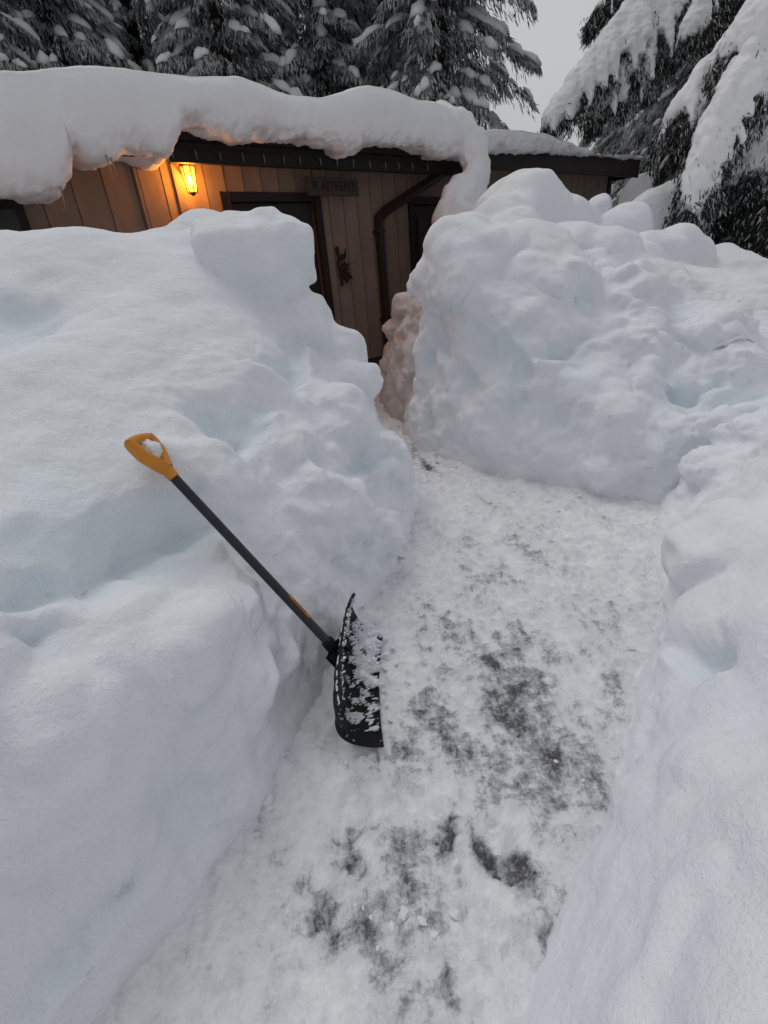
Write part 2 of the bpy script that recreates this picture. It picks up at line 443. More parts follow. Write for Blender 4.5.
# --- left bank
left_poly = [(-1.7, -2), (-1.2, -.6), (-.74, .49), (-.6, .74), (-.41, 1.17), (-.27, 1.59), (-.1, 1.98), (.06, 2.35), (.19, 2.8), (.23, 3.2), (.2, 3.55), (.02, 4.05), (-.35, 4.6), (-1.0, 5.0), (-2.0, 5.1), (-3.2, 5.2), (-6, 3.6), (-8, 2.5), (-8, -2)]
left_tops = [(-1.0, 1.7, 1.12), (-1.5, 1.7, 1.30), (-2.2, 1.8, 1.50), (-1.0, .4, .98), (-1.7, .3, 1.22), (-2.6, .4, 1.45), (-1.4, -1, 1.0), (-3, -1, 1.4), (-.62, 2.3, 1.12), (-1.2, 2.5, 1.40), (-2.0, 2.7, 1.68),
             (-.35, 3.1, 1.15), (-.75, 3.3, 1.56), (-1.3, 3.4, 1.80), (-2.1, 3.4, 1.88), (-3.2, 3.2, 2.02), (-4.5, 2.5, 2.0), (-.55, 3.9, 1.40), (-1.0, 4.1, 1.85), (-1.7, 4.2, 1.88), (-2.6, 4.2, 1.95), (-3.6, 4.2, 2.0), (-5.5, 1, 1.9), (-5.5, 3.4, 2.0)]
left_lumps = [px_lump(225, 224, 3.7, .40, .2), px_lump(194, 208, 4.05, .30, .14), px_lump(330, 318, 3.55, .20, .15), px_lump(380, 455, 3.1, .25, .15)]
left_balls = [('y', 257, 258, 3.55, .33), ('y', 298, 335, 3.45, .31), ('y', 338, 384, 3.32, .24), ('y', 380, 465, 2.95, .24), (335, 430, .28, .07), ('y', 227, 566, 1.50, .075), ('y', 247, 592, 1.49, .068), ('y', 203, 588, 1.56, .13), ('y', 172, 616, 1.62, .17), ('y', 262, 612, 1.50, .06), (298, 515, .25, .07), (112, 655, .36, .08), (372, 530, .16, .05), (40, 720, .25, .05)]
left_feats = [
    ('b', 8, 318, .26, -.10), ('b', 235, 425, .17, -.085), ('b', 196, 540, .20, -.09), ('b', 110, 565, .24, -.11), ('b', 236, 596, .20, .06), ('b', 157, 454, .06, .05), ('b', 272, 582, .11, -.055), ('b', 248, 556, .07, -.03), ('b', 150, 640, .26, .06), ('b', 50, 630, .075, -.06), ('b', 201, 484, .028, -.05), ('b', 300, 445, .16, .05),
    ('b', 290, 370, .12, -.07), ('b', 340, 410, .16, .06), ('b', 350, 520, .16, .06), ('b', 245, 622, .03, -.03), ('b', 60, 800, .22, .05), ('b', 200, 800, .14, -.04), ('b', 20, 760, .15, -.05), ('b', 250, 690, .10, .04), ('b', 130, 340, .4, .05), ('b', 60, 470, .3, -.05),
    ('c', [(204, 420), (222, 440), (240, 449), (258, 436), (268, 405)], .030, .040, .7),
    ('c', [(258, 368), (280, 378), (298, 377), (300, 345)], .030, .040, .6),
    ('c', [(241, 236), (273, 252), (286, 282), (299, 300)], .040, .045, .3),
    ('c', [(40, 600), (74, 586), (98, 597), (131, 584), (159, 556), (208, 530)], .035, .050, .7),
    ('c', [(318, 466), (328, 500), (348, 478), (382, 460)], .028, .035, .8),
    ('c', [(30, 1030), (52, 997), (83, 966), (112, 924), (143, 893)], .016, .022, .35),
    ('c', [(36, 634), (50, 640), (64, 630)], .018, .02, .6), ('c', [(330, 545), (352, 560), (372, 540)], .02, .02, .4),
    ('c', [(250, 700), (262, 670), (258, 640)], .014, .014, .2), ('c', [(282, 690), (292, 650), (290, 610)], .014, .014, .2)]
def left_dirt(P, d, st): return .22 * sstep(.08, .0, P[:, 2]) * sstep(-.2, .6, fbm(P, 6, 3, 3))
def left_rough(P, n):
    a = sstep(1.45, 1.05, P[:, 2] + .3 * fbm(P, 1.5, 2, 4)) * sstep(-1.5, -.7, P[:, 0] + .35 * fbm(P, 1.3, 2, 9)); return np.clip(.08 + .50 * a * sstep(.2, 1.3, P[:, 1]) + .25 * a, 0, 1)
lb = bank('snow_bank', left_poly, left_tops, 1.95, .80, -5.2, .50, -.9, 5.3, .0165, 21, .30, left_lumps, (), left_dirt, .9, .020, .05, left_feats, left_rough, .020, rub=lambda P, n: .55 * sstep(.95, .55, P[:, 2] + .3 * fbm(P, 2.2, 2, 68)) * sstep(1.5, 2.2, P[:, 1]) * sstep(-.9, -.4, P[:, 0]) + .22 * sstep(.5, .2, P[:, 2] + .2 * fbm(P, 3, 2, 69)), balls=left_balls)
tag(lb, 'tall smooth snow bank left of the path with the shovel leaning on it', 'snow bank')

# --- rear bank
rear_poly = [(.25, 8.6), (.16, 7.4), (.10, 6.3), (.16, 5.4), (.34, 4.95), (.47, 4.6), (.50, 4.15), (.8, 3.57), (1.24, 3.13), (1.75, 2.75), (3, 2.3), (9.5, 1.2), (9.5, 15), (5.2, 12.9), (1.0, 9.8)]
rear_tops = [(.5, 4.7, 1.50), (.9, 4.4, 1.62), (1.4, 4.2, 1.58), (1.9, 4.1, 1.42), (.45, 5.3, 1.1), (.45, 6.2, 1.0), (.4, 7.2, .55), (.8, 7.8, .8), (1.0, 5.3, 1.70), (1.8, 5.3, 1.62), (1.3, 6.6, 1.9), (2.2, 6.4, 1.9), (2.0, 8, 2.0), (3.2, 8.6, 1.75),
             (1.6, 3.6, .95), (2.1, 3.5, .78), (2.1, 3.0, .58), (3.2, 3.2, .70), (2.6, 4.1, 1.12), (2.9, 5.2, 1.35), (3.8, 4.6, 1.08), (3.8, 6.2, 1.35), (5, 5.2, 1.0), (5, 7.5, 1.15), (5, 10, 1.35), (7.5, 4, .85), (7.5, 7, 1.0), (8, 12, 1.2), (5, 3, .8), (9, 2, .8)]
rear_lumps = [px_lump(462, 212, 4.55, .36, .18), px_lump(500, 224, 4.4, .3, .2), px_lump(526, 167, 6.3, .50, .2), px_lump(506, 190, 5.9, .45, .2), px_lump(560, 188, 6.4, .4, .2), px_lump(516, 205, 5.4, .30, .10), px_lump(568, 216, 4.9, .34, .14), px_lump(604, 224, 4.7, .32, .10), px_lump(599, 193, 7.0, .20, .05), px_lump(584, 200, 6.6, .25, .08), px_lump(629, 203, 6.4, .34, .10),
              px_lump(670, 178, 7.4, .55, .16), px_lump(684, 222, 5.4, .30, .10), px_lump(655, 226, 5.3, .30, .10), px_lump(630, 238, 5.0, .34, .14), px_lump(720, 240, 5.6, .45, .2), px_lump(760, 258, 5.4, .5, .2),
              px_lump(408, 296, 6.0, .24, .08), px_lump(402, 318, 6.2, .2, .06), px_lump(412, 335, 5.7, .22, .06), px_lump(396, 345, 6.3, .18, .06), px_lump(402, 372, 5.7, .2, .06), px_lump(390, 385, 6.0, .16, .05), px_lump(418, 400, 5.0, .2, .06), px_lump(425, 330, 5.3, .2, .06)]
rear_balls = [(470, 272, .40, .09), (545, 285, .36, .05), ('y', 406, 305, 5.9, .17), ('y', 398, 330, 6.0, .17), ('y', 413, 343, 5.5, .17), ('y', 394, 362, 6.1, .15), ('y', 408, 383, 5.4, .17), ('y', 419, 412, 4.95, .13), ('y', 401, 402, 5.5, .13), ('y', 421, 368, 5.0, .15), (450, 452, .09, .04), (478, 466, .11, .04), (520, 478, .1, .04), (556, 484, .11, .05), (600, 476, .14, .06), (640, 466, .16, .07), (690, 430, .2, .08), (650, 390, .2, .07), (730, 380, .25, .08), (700, 340, .3, .05), (620, 305, .3, .05), (500, 440, .16, .05), (440, 400, .14, .05), (570, 430, .14, .05), (505, 330, .2, .05)]
rear_feats = [
    ('b', 500, 345, .24, -.10), ('b', 530, 300, .25, .07), ('b', 455, 320, .14, .06), ('b', 478, 430, .16, .07), ('b', 545, 455, .16, .06), ('b', 520, 405, .12, -.07), ('b', 575, 355, .16, -.08), ('b', 610, 420, .2, .08), ('b', 690, 395, .16, -.10), ('b', 640, 350, .22, .09), ('b', 655, 455, .14, .07),
    ('b', 720, 350, .2, .08), ('b', 600, 470, .14, .05), ('b', 560, 420, .1, -.05), ('b', 440, 410, .1, .05), ('b', 430, 360, .1, -.06), ('b', 710, 430, .14, .08), ('b', 745, 400, .16, -.07), ('b', 650, 300, .25, .06),
    ('b', 470, 280, .2, .08), ('b', 500, 250, .25, .05), ('b', 415, 350, .12, .08), ('b', 405, 385, .12, .07), ('b', 590, 300, .2, -.06), ('b', 520, 375, .09, -.06), ('b', 465, 385, .12, -.06), ('c', [(548, 358), (568, 352), (585, 340)], .03, .035, .5), ('c', [(668, 380), (692, 396), (715, 385)], .035, .045, .5), ('c', [(620, 296), (660, 318), (679, 329), (684, 300)], .04, .045, .2),
    ('c', [(600, 250), (622, 275), (632, 262)], .04, .04, .1), ('c', [(440, 345), (450, 365), (446, 395)], .03, .03, .2), ('c', [(700, 415), (730, 402), (768, 395)], .03, .03, .2)]
def rear_edge(P):
    return 4.3 - 2.1 * sstep(.9, 1.55, P[:, 0]) - 1.1 * sstep(1.4, 1.95, P[:, 0]) - 1.6 * sstep(5.0, 6.0, P[:, 1]) * sstep(1.2, .6, P[:, 0])
def rear_dirt(P, d, st):
    a = sstep(4.6, 4.95, P[:, 1] + .25 * fbm(P, 3, 3, 8)) * sstep(1.0, .55, P[:, 0]) * sstep(1.6, 1.1, P[:, 2])
    return .62 * a + .15 * sstep(.10, .0, P[:, 2])
def rear_rough(P, n):
    a = sstep(1.75, 1.35, P[:, 2]); return np.clip(.06 + 1.0 * a * sstep(.97, .80, n[:, 2]) * sstep(6.5, 4.8, P[:, 1] - 2.0 * sstep(1.0, .6, P[:, 0])) * (.62 + .9 * sstep(.8, .45, P[:, 0])), 0, 1.5)
rb = bank('snow_bank', rear_poly, rear_tops, rear_edge, .72, -.2, 7.2, 1.6, 11.6, .03, 57, .22, rear_lumps, (), rear_dirt, 1.0, .015, .08, rear_feats, rear_rough, .027, .021, rub=lambda P, n: sstep(1.3, 1.9, P[:, 0] + .3 * fbm(P, 2, 2, 66)) * sstep(4.6, 4.0, P[:, 1]) * .65 + .22 * sstep(1.3, .9, P[:, 2]) * sstep(.95, .7, n[:, 2]) * sstep(4.9, 4.5, P[:, 1]), balls=rear_balls)
tag(rb, 'steep cut snow pile at the end of the path heaped up against the cabin wall', 'snow bank')

# --- right bank
right_poly = [(-.6, -2), (-.25, -.6), (.02, .15), (.19, .45), (.43, .71), (.67, .97), (.95, 1.35), (1.26, 1.8), (1.52, 2.3), (1.85, 2.9), (2.6, 3.4), (4, 3.9), (8, 4.5), (8, -2)]
right_tops = [(.6, .2, .62), (1.0, .6, .85), (1.4, 1.1, .98), (1.75, 1.6, 1.02), (1.95, 2.3, 1.06), (2.3, 2.7, 1.06), (.8, -.8, .6), (1.5, -.4, .85), (2.0, .5, 1.0), (2.6, 1.6, 1.08), (3, 2.4, 1.14), (3.2, 3.0, 1.05), (4.5, 1, 1.15), (4.5, 3, 1.05), (6, 0, 1.2), (6.5, 3.5, 1.0), (2.3, 3.1, .85)]
right_balls = [('y', 688, 480, 3.0, .30), (722, 470, .18, .03), (750, 440, .2, .04), (735, 560, .25, .035), (750, 380, .2, .05), (715, 430, .16, .04)]
right_feats = [('b', 690, 660, .10, -.06), ('b', 700, 610, .16, .02), ('b', 715, 520, .12, -.02), ('b', 640, 800, .08, .03), ('b', 700, 760, .14, .03), ('b', 740, 700, .14, -.03),
    ('c', [(672, 655), (690, 668), (708, 660)], .022, .025, .4), ('c', [(730, 870), (690, 920), (650, 980), (640, 1020)], .02, .012, .0)]
def right_rough(P, n): return np.clip(.12 + .8 * sstep(1.5, 2.3, P[:, 1] + .3 * fbm(P, 1.5, 2, 3)) * sstep(.98, .8, n[:, 2]) + .25 * sstep(.95, .7, n[:, 2]), 0, 1)
rg = bank('snow_bank', right_poly, right_tops, lambda P: 1.5 - .55 * sstep(1.8, 2.6, P[:, 1]), .85, -.4, 5.0, -.9, 4.6, .0175, 83, .35, [], (), None, .75, .012, .05, right_feats, right_rough, .025, rub=lambda P, n: .5 * sstep(1.7, 2.4, P[:, 1] + .4 * fbm(P, 2, 2, 67)) * sstep(3.6, 2.6, P[:, 0]), balls=right_balls)
tag(rg, 'low smooth sloping snow bank along the right edge of the path', 'snow bank')

# ------------------------------------------------------------------ path and ground
def path_mesh():
    xs = np.arange(-1.3, 2.3, .0135); ys = np.concatenate([np.arange(-1.2, 5.4, .0135), np.arange(5.4, 8.6, .05)])
    X, Y = np.meshgrid(xs, ys, indexing='ij'); P = np.stack([X.ravel(), Y.ravel(), np.zeros(X.size)], 1)
    blobs = [  # pixel, radii along x,y in metres, angle, amount
        (520, 700, .16, .34, -12, 1.0), (545, 665, .10, .22, -10, .9), (500, 755, .16, .14, 0, .9), (500, 870, .075, .07, 0, 1.5), (438, 850, .03, .10, -18, 1.3), (390, 885, .12, .12, 0, .75), (425, 930, .10, .06, 0, .6), (320, 915, .05, .09, 0, 1.1), (348, 842, .04, .03, 0, 1.0),
        (600, 620, .14, .2, 0, .7), (482, 580, .10, .12, 0, .7), (430, 710, .11, .16, 0, .8), (400, 740, .06, .08, 0, .7), (445, 640, .12, .2, 0, .6), (550, 800, .1, .1, 0, .8), (560, 930, .06, .05, 0, .8), (440, 1010, .06, .04, 0, .8), (540, 560, .16, .2, 0, .4), (460, 540, .14, .2, 0, .35), (520, 520, .3, .3, 0, .25),
        (430, 465, .12, .25, 0, .9), (410, 450, .12, .4, 0, .8), (560, 740, .12, .2, 0, .8), (610, 690, .05, .14, 0, .6), (640, 650, .03, .10, 0, .5), (470, 690, .1, .2, 0, .45), (370, 900, .08, .1, 0, .7), (540, 880, .06, .05, 0, .45)]
    m = np.zeros(len(P))
    Pb = P + .085 * np.stack([fbm(P, 5, 4, 205, .6), 1.5 * fbm(P, 4, 4, 206, .6), P[:, 2] * 0], 1)
    for px, py, rx, ry, ang, a in blobs:
        g = at_z(px, py); an = math.radians(ang); dx = Pb[:, 0] - g[0]; dy = Pb[:, 1] - g[1]
        u = dx * math.cos(an) + dy * math.sin(an); v = -dx * math.sin(an) + dy * math.cos(an)
        q = np.exp(-(u / (rx * 1.15)) ** 2 - (v / (ry * 1.15)) ** 2); m = np.maximum(m, a * q) + .10 * a * q
    n1 = fbm(P, 7, 4, 5, .6); n2 = fbm(P, 26, 4, 15, .6); n3 = fbm(P, 2.2, 3, 25)
    st = fbm(P @ np.array([[.95, .30, 0], [-.30, .95, 0], [0, 0, 1]]).T, 9, 3, 65, .6, (1, .35, 1))
    raw = m * .53 + n1 * .20 + n2 * .20 + st * .26 + n3 * .08 - .37
    prints = np.zeros(len(P))
    for px, py, an_ in ((505, 860, -25), (438, 845, -12), (345, 905, 8), (600, 655, -30), (480, 600, -20), (520, 545, -28), (405, 820, 5), (560, 770, -15), (460, 690, -22), (440, 540, -5), (390, 960, -8), (505, 950, -30), (350, 815, 15), (585, 580, -35)):
        g = at_z(px, py); a_ = math.radians(an_ + random.uniform(-8, 8)); dx = P[:, 0] - g[0]; dy = P[:, 1] - g[1]; u = dx * math.cos(a_) - dy * math.sin(a_); v = dx * math.sin(a_) + dy * math.cos(a_)
        wv = .042 + .010 * np.sin(v * 22 + .8); sole = sstep(1.12, .88, np.sqrt((u / wv) ** 2 + (np.maximum(np.abs(v) - .085, 0) / .045) ** 2))
        prints = np.maximum(prints, sole * (1 - .35 * (np.sin(v * 190) > .2)))
    raw = raw + .05 * prints
    bare = sstep(.02, .34, raw)
    slush = sstep(-.24, .14, raw)
    z = .020 * n3 + .024 * n1 + .017 * n2 - .014 * bare - .007 * slush + .0035 * fbm(P, 70, 2, 35) * (1 - bare * .5)
    z -= .020 * prints
    z += .012 * np.maximum(0, fbm(P, 19, 3, 45) - .25) * (1 - bare)
    P[:, 2] = z
    me = mesh_arrays('path', P, grid_faces(len(xs), len(ys)))
    attr(me, 'raw', raw)
    m_, nt, b = new_mat('trodden_path'); co = objco(nt)
    ra = N(nt, 'ShaderNodeAttribute', attribute_name='raw').outputs['Fac']
    d1 = tnoise(nt, co, 22, 9, .68); d2 = tnoise(nt, co, 85, 6, .7)
    def madd(a_, b_, k, c_):
        n_ = N(nt, 'ShaderNodeMath', operation='MULTIPLY_ADD'); nt.links.new(b_, n_.inputs[0]); n_.inputs[1].default_value = k; nt.links.new(a_, n_.inputs[2]) if a_ is not None else None
        n2_ = N(nt, 'ShaderNodeMath', operation='ADD'); nt.links.new(n_.outputs[0], n2_.inputs[0]); n2_.inputs[1].default_value = c_; return n2_.outputs[0]
    rr_ = madd(madd(ra, d1, 1.25, -.625), d2, .75, -.375)
    def thr(lo, hi):
        n_ = N(nt, 'ShaderNodeMapRange', interpolation_type='SMOOTHSTEP'); nt.links.new(rr_, n_.inputs[0]); n_.inputs[1].default_value = lo; n_.inputs[2].default_value = hi; return n_.outputs[0]
    mp = nt.nodes.new('ShaderNodeMapping'); nt.links.new(co, mp.inputs[0]); mp.inputs['Rotation'].default_value = (0, 0, math.radians(22)); mp.inputs['Scale'].default_value = (42, 3.2, 1)
    sk = tnoise(nt, mp.outputs[0], 1.0, 4, .6); rr_ = madd(rr_, sk, .42, -.21)
    ab = thr(.15, .40); asl = thr(-.13, .20); ad = thr(-.55, .02)
    fn = tnoise(nt, co, 60, 5, .65); mid = tnoise(nt, co, 5, 4, .6)
    sn = ramp(nt, mid, [(.3, (.74, .75, .78)), (.7, (.86, .87, .89))])
    sl = ramp(nt, fn, [(.3, (.24, .243, .262)), (.65, (.44, .447, .475))])
    ag = ramp(nt, fn, [(.32, (.045, .045, .05)), (.55, (.115, .114, .122)), (.72, (.36, .36, .375))])
    c = mixc(nt, ad, sn, (.665, .675, .705)); c = mixc(nt, asl, c, sl); c = mixc(nt, ab, c, ag)
    nt.links.new(c, b.inputs['Base Color'])
    r = N(nt, 'ShaderNodeMapRange'); nt.links.new(ab, r.inputs[0]); r.inputs[3].default_value = .72; r.inputs[4].default_value = .42
    nt.links.new(r.outputs[0], b.inputs['Roughness']); b.inputs['Specular IOR Level'].default_value = .3
    bump(nt, b, [(tnoise(nt, co, 30, 5, .65), .5, .008), (tnoise(nt, co, 120, 4, .6), .6, .003)])
    me.materials.append(m_)
    return tag(link('path', me), kind='structure')
path_mesh()
def ground():
    xs = np.concatenate([-np.geomspace(400, 12, 24), np.linspace(-11, 11, 60), np.geomspace(12, 400, 24)])
    ys = np.concatenate([-np.geomspace(400, 12, 20), np.linspace(-11, 30, 90), np.geomspace(31, 600, 24)])
    X, Y = np.meshgrid(xs, ys, indexing='ij'); P = np.stack([X.ravel(), Y.ravel(), np.zeros(X.size)], 1)
    r = np.maximum(np.abs(P[:, 0] - .2 - .25 * np.maximum(P[:, 1] - 4, 0) * (P[:, 0] > 0)) , np.where(P[:, 1] > 9, (P[:, 1] - 9) * .9, 0))
    P[:, 2] = -.09 + sstep(2.7, 4.2, r) * (1.12 + .10 * fbm(P, .6, 3, 71) + .25 * sstep(8, 14, r) * fbm(P, .2, 3, 72))
    me = mesh_arrays('ground', P, grid_faces(len(xs), len(ys)), [SNOW]); attr(me, 'dirt', np.zeros(len(P)))
    tag(link('ground', me), kind='structure')
ground()

# loose clods on the path
clod_px = [(404, 915, .014), (422, 922, .012), (455, 915, .013), (434, 936, .009), (392, 928, .009), (384, 640, .018), (380, 632, .015), (386, 655, .016), (383, 668, .014), (388, 676, .011), (384, 690, .012), (392, 648, .010), (386, 705, .009), (376, 622, .013), (396, 664, .009), (398, 690, .008), (390, 720, .008), (346, 762, .009), (372, 765, .007)]
rc = random.Random(4)
feet = [((140, 990), (300, 760)), ((395, 570), (418, 500)), ((440, 462), (555, 496)), ((560, 498), (650, 500)), ((655, 560), (640, 690)), ((615, 780), (560, 930))]
for (ax_, ay_), (bx_, by_) in feet:
    for q in range(6):
        f_ = rc.random(); clod_px.append((ax_ + (bx_ - ax_) * f_ + rc.gauss(0, 6), ay_ + (by_ - ay_) * f_ + rc.gauss(0, 5), rc.choice([.006, .008, .010, .013, .018])))
for q in range(14): clod_px.append((rc.uniform(360, 600), rc.uniform(540, 960), rc.choice([.004, .005, .007, .009])))
clods = []
for i, (px, py, r) in enumerate(clod_px):
    b_ = MB(); b_.ball((0, 0, 0), 1, 3)
    V = np.array([v.co[:] for v in b_.bm.verts]); dsp = 1 + .55 * fbm(V + i * 5, 1.1, 3, i) + .25 * noise3(V + i * 3, 4, i)
    sc = np.array([1.2 + .5 * random.random(), 1, .55])
    for v, d in zip(b_.bm.verts, dsp): v.co = Vector(np.array(v.co) * d * r * .8 * sc)
    o = b_.build('snow_clod', SNOW_ROOF); g = at_z(px, py); o.location = (g[0], g[1], r * .35); o.rotation_euler.z = random.random() * 6
    clods.append(o)
    tag(o, 'small white snow clod lying loose on the path or at a bank foot', 'snow clod', 'loose snow clods on the path')

# ------------------------------------------------------------------ cabin
cabin = empty('cabin', H(4, WALL, 0)); tag(cabin, 'low cabin with tan board siding and dark brown trim under deep snow', 'cabin')
def hpart(mb, name, mat, parent=cabin, **kw):
    o = mb.build(name, mat, None, **kw)
    o.parent = parent; o.matrix_parent_inverse = Matrix.Translation(-Vector(cabin.location)) if parent is cabin else Matrix.Identity(4)
    return o
def hbox(mb, t0, t1, o0, o1, z0, z1, bev=0.0):
    return mb.box(H((t0 + t1) / 2, (o0 + o1) / 2, (z0 + z1) / 2), (t1 - t0, abs(o1 - o0), z1 - z0), HAX, bev)
ZB, ZT = .27, 2.98
T_END = 9.15
door_holes = [(.72, 1.88, 2.36), (3.62, 4.55, 2.33)]
# siding boards with grooves (one wall mesh, cut round the doors)
mb = MB()
edges = [-6.0]; random.seed(3)
while edges[-1] < T_END - .1:
    w = .235
    if edges[-1] < -.05: w = .30
    edges.append(min(edges[-1] + w, T_END))
cuts = sorted(set(edges + [h for d in door_holes for h in d[:2]]))
for a, b in zip(cuts, cuts[1:]):
    if b - a < .005: continue
    z0 = ZB
    for h0, h1, hz in door_holes:
        if (a + b) / 2 > h0 and (a + b) / 2 < h1: z0 = hz
    hbox(mb, a + .004, b - .004, WALL - .03, WALL, z0, ZT, .004)
hbox(mb, -6, T_END, WALL - .16, WALL - .018, 2.45, ZT)
for a, b in ((-6, .72), (1.88, 3.62), (4.55, T_END)): hbox(mb, a, b, WALL - .158, WALL - .016, ZB, 2.449)
for k in (0, 1):   # end walls
    t = T_END - .06 if k == 0 else -5.95
    hbox(mb, t - .05, t + .05, WALL - 6, WALL - .17, ZB, ZT)
hbox(mb, -6, T_END, WALL - 6.05, WALL - 5.9, ZB, ZT)
wall = hpart(mb, 'wall', SIDING)
mb = MB(); hbox(mb, -6, T_END, WALL - 6, WALL - .03, -.2, ZB - .004); hpart(mb, 'foundation', FOUND)
# trims
tr0 = facade(171, 165, WALL)[0]
mb = MB(); hbox(mb, tr0 - .015, tr0 + .10, WALL + .001, WALL + .028, ZB, ZT - .05, .004); hpart(mb, 'corner_trim', SIDING)
mb = MB(); hbox(mb, T_END - .09, T_END + .02, WALL + .001, WALL + .03, ZB, ZT - .02, .004); hpart(mb, 'corner_trim', TRIM)
mb = MB(); hbox(mb, -.28, -.24, WALL + .001, WALL + .022, ZB, ZT - .05, .003); hpart(mb, 'batten', SIDING)
# doors
def door(h0, h1, hz, w, light):
    fr = MB()
    hbox(fr, h0 - .10, h0, WALL - .10, WALL + .03, ZB + .03, hz + .10, .006); hbox(fr, h1, h1 + .10, WALL - .10, WALL + .03, ZB + .03, hz + .10, .006)
    hbox(fr, h0, h1, WALL - .10, WALL + .03, hz, hz + .10, .006); hbox(fr, h0, h1, WALL - .12, WALL + .05, ZB - .02, ZB + .03, .006)
    d = MB(); hbox(d, h0 + .004, h1 - .004, WALL - .12, WALL - .075, ZB + .034, hz - .004, .004)
    for a, b in ((ZB + .2, .95), (1.1, hz - .14)):
        for (p0, p1, q0, q1) in ((h0 + .14, h1 - .14, a, a + .03), (h0 + .14, h1 - .14, b - .03, b), (h0 + .14, h0 + .17, a + .03, b - .03), (h1 - .17, h1 - .14, a + .03, b - .03)):
            hbox(d, p0, p1, WALL - .075, WALL - .062, q0, q1, .003)
    do = hpart(d, 'door', DOORM)
    f = hpart(fr, 'door_frame', TRIM, do); f.matrix_parent_inverse = Matrix.Identity(4)
    hd = MB(); hd.tube([H(h1 - .07, WALL - .075, 1.22), H(h1 - .07, WALL - .03, 1.22)], .01); hd.ball(H(h1 - .07, WALL - .02, 1.22), .028)
    hd.box(H(h1 - .07, WALL - .072, 1.24), (.04, .01, .14), HAX, .004)
    hpart(hd, 'door_handle', IRON, do)
    if light:
        g = MB(); hbox(g, h0 + .42, h0 + .66, WALL - .0745, WALL - .066, 1.95, 2.2); hpart(g, 'pane', glass_mat('small_door_pane', (.05, .052, .058)), do)
    else:
        g = MB(); hbox(g, h0 + .175, h1 - .175, WALL - .0745, WALL - .070, 1.135, hz - .175); hpart(g, 'pane', WGLASS, do)
    return do
door(*door_holes[0], 1.0, False); door(*door_holes[1], 1.0, True)
# left window
wt0 = -2.45; wt1 = -1.44
mb = MB()
hbox(mb, wt0, wt1, WALL + .001, WALL + .012, 1.35, 2.30)
wg = hpart(mb, 'window', WGLASS)
mb = MB()
for a in ((wt0 - .07, wt0, 1.28, 2.37), (wt1, wt1 + .07, 1.28, 2.37), (wt0, wt1, 1.28, 1.35), (wt0, wt1, 2.30, 2.37), ((wt0 + wt1) / 2 + .25, (wt0 + wt1) / 2 + .28, 1.35, 2.30)):
    hbox(mb, a[0], a[1], WALL + .001, WALL + .03, a[2], a[3], .004)
hpart(mb, 'window_frame', TRIM, wg)
# roof
tF1 = 4.63
def roofbox(t0, t1, zf, o_f, name):
    mb = MB()
    prof = [(o_f - .03, zf - .06), (o_f - .03, zf), (-6.6, zf + 1.0), (-6.6, zf + .9)]
    poly = [H(t0, o, z) for o, z in prof]; mb.prism(poly, H(t1, 0, 0) - H(t0, 0, 0))
    return hpart(mb, name, ROOFM)
roofbox(-6.4, tF1, 3.02, .0, 'roof'); roofbox(tF1 + .005, 9.6, 3.12, .0, 'roof')
mb = MB(); hbox(mb, -6.4, -.005, -.06, -.03, 2.70, 2.95, .004); hpart(mb, 'fascia', TRIM)
mb = MB(); hbox(mb, 0, tF1, -.03, .02, 2.655, 2.955, .006); hbox(mb, 0, tF1, .021, .09, 2.83, 2.95, .012); hpart(mb, 'fascia', TRIM)
mb = MB(); hbox(mb, tF1 + .01, 9.6, -.04, .0, 2.76, 3.10, .006); hpart(mb, 'fascia', TRIM)
mb = MB(); hbox(mb, 9.56, 9.6, -6.5, -.05, 2.78, 3.12, .004); hpart(mb, 'fascia', TRIM)
mb = MB(); hbox(mb, -6.4, 9.55, WALL + .002, -.035, 2.86, 2.89); hpart(mb, 'soffit', TRIM)
# downpipe
t_p = facade(379, 222, WALL + .06)[0]; z_p = 2.16; t_e = facade(447, 172, -.02)[0]
mb = MB()
mb.tube([H(t_p, WALL + .055, .30), H(t_p, WALL + .055, 2.08), H(t_p, WALL + .06, 2.16), H(t_p + .04, WALL + .07, 2.20)], .066, 4, sq=(1, 1))
mb.tube([H(t_p + .0, WALL + .06, 2.15), H(t_p + .12, WALL + .09, 2.25), H(t_e - .1, -.09, 2.66), H(t_e, -.045, 2.72)], .066, 4)
mb.tube([H(t_e, -.045, 2.68), H(t_e, -.045, 2.86)], .07, 4)
dp = hpart(mb, 'downpipe', PIPE)
for z in (1.98, .8):
    mb = MB(); hbox(mb, t_p - .085, t_p + .065, WALL + .001, WALL + .112, z, z + .03, .004); hpart(mb, 'pipe_strap', PIPE, dp)

# ------------------------------------------------------------------ lantern
lt, lz = facade(190, 180, WALL + .17)
LO = WALL + .17
lan = empty('wall_lantern', H(lt, WALL, lz)); tag(lan, 'lit glass wall lantern glowing amber under the eave', 'lantern')
def lpart(mb, name, mat, parent=lan, **kw):
    o = mb.build(name, mat, None, **kw); o.parent = parent
    o.matrix_parent_inverse = Matrix.Translation(-Vector(lan.location)) if parent is lan else Matrix.Identity(4); return o
BRASS = plain('lantern_dark_brass', (.10, .055, .02), .4, .6)
h_, wT, wB = .235, .078, .048
zt = lz + h_ / 2; zb = lz - h_ / 2
mb = MB()
ang = [pi / 6 + i * pi / 3 for i in range(6)]
def lp(a, r, z): return H(lt + r * math.cos(a), LO + r * math.sin(a), z)
for a in ang: mb.tube([lp(a, wT, zt), lp(a, wB, zb)], .0065, 6)
for r, z in ((wT, zt), (wB, zb)):
    mb.tube([lp(a, r, z) for a in ang] + [lp(ang[0], r, z)], .005, 6)
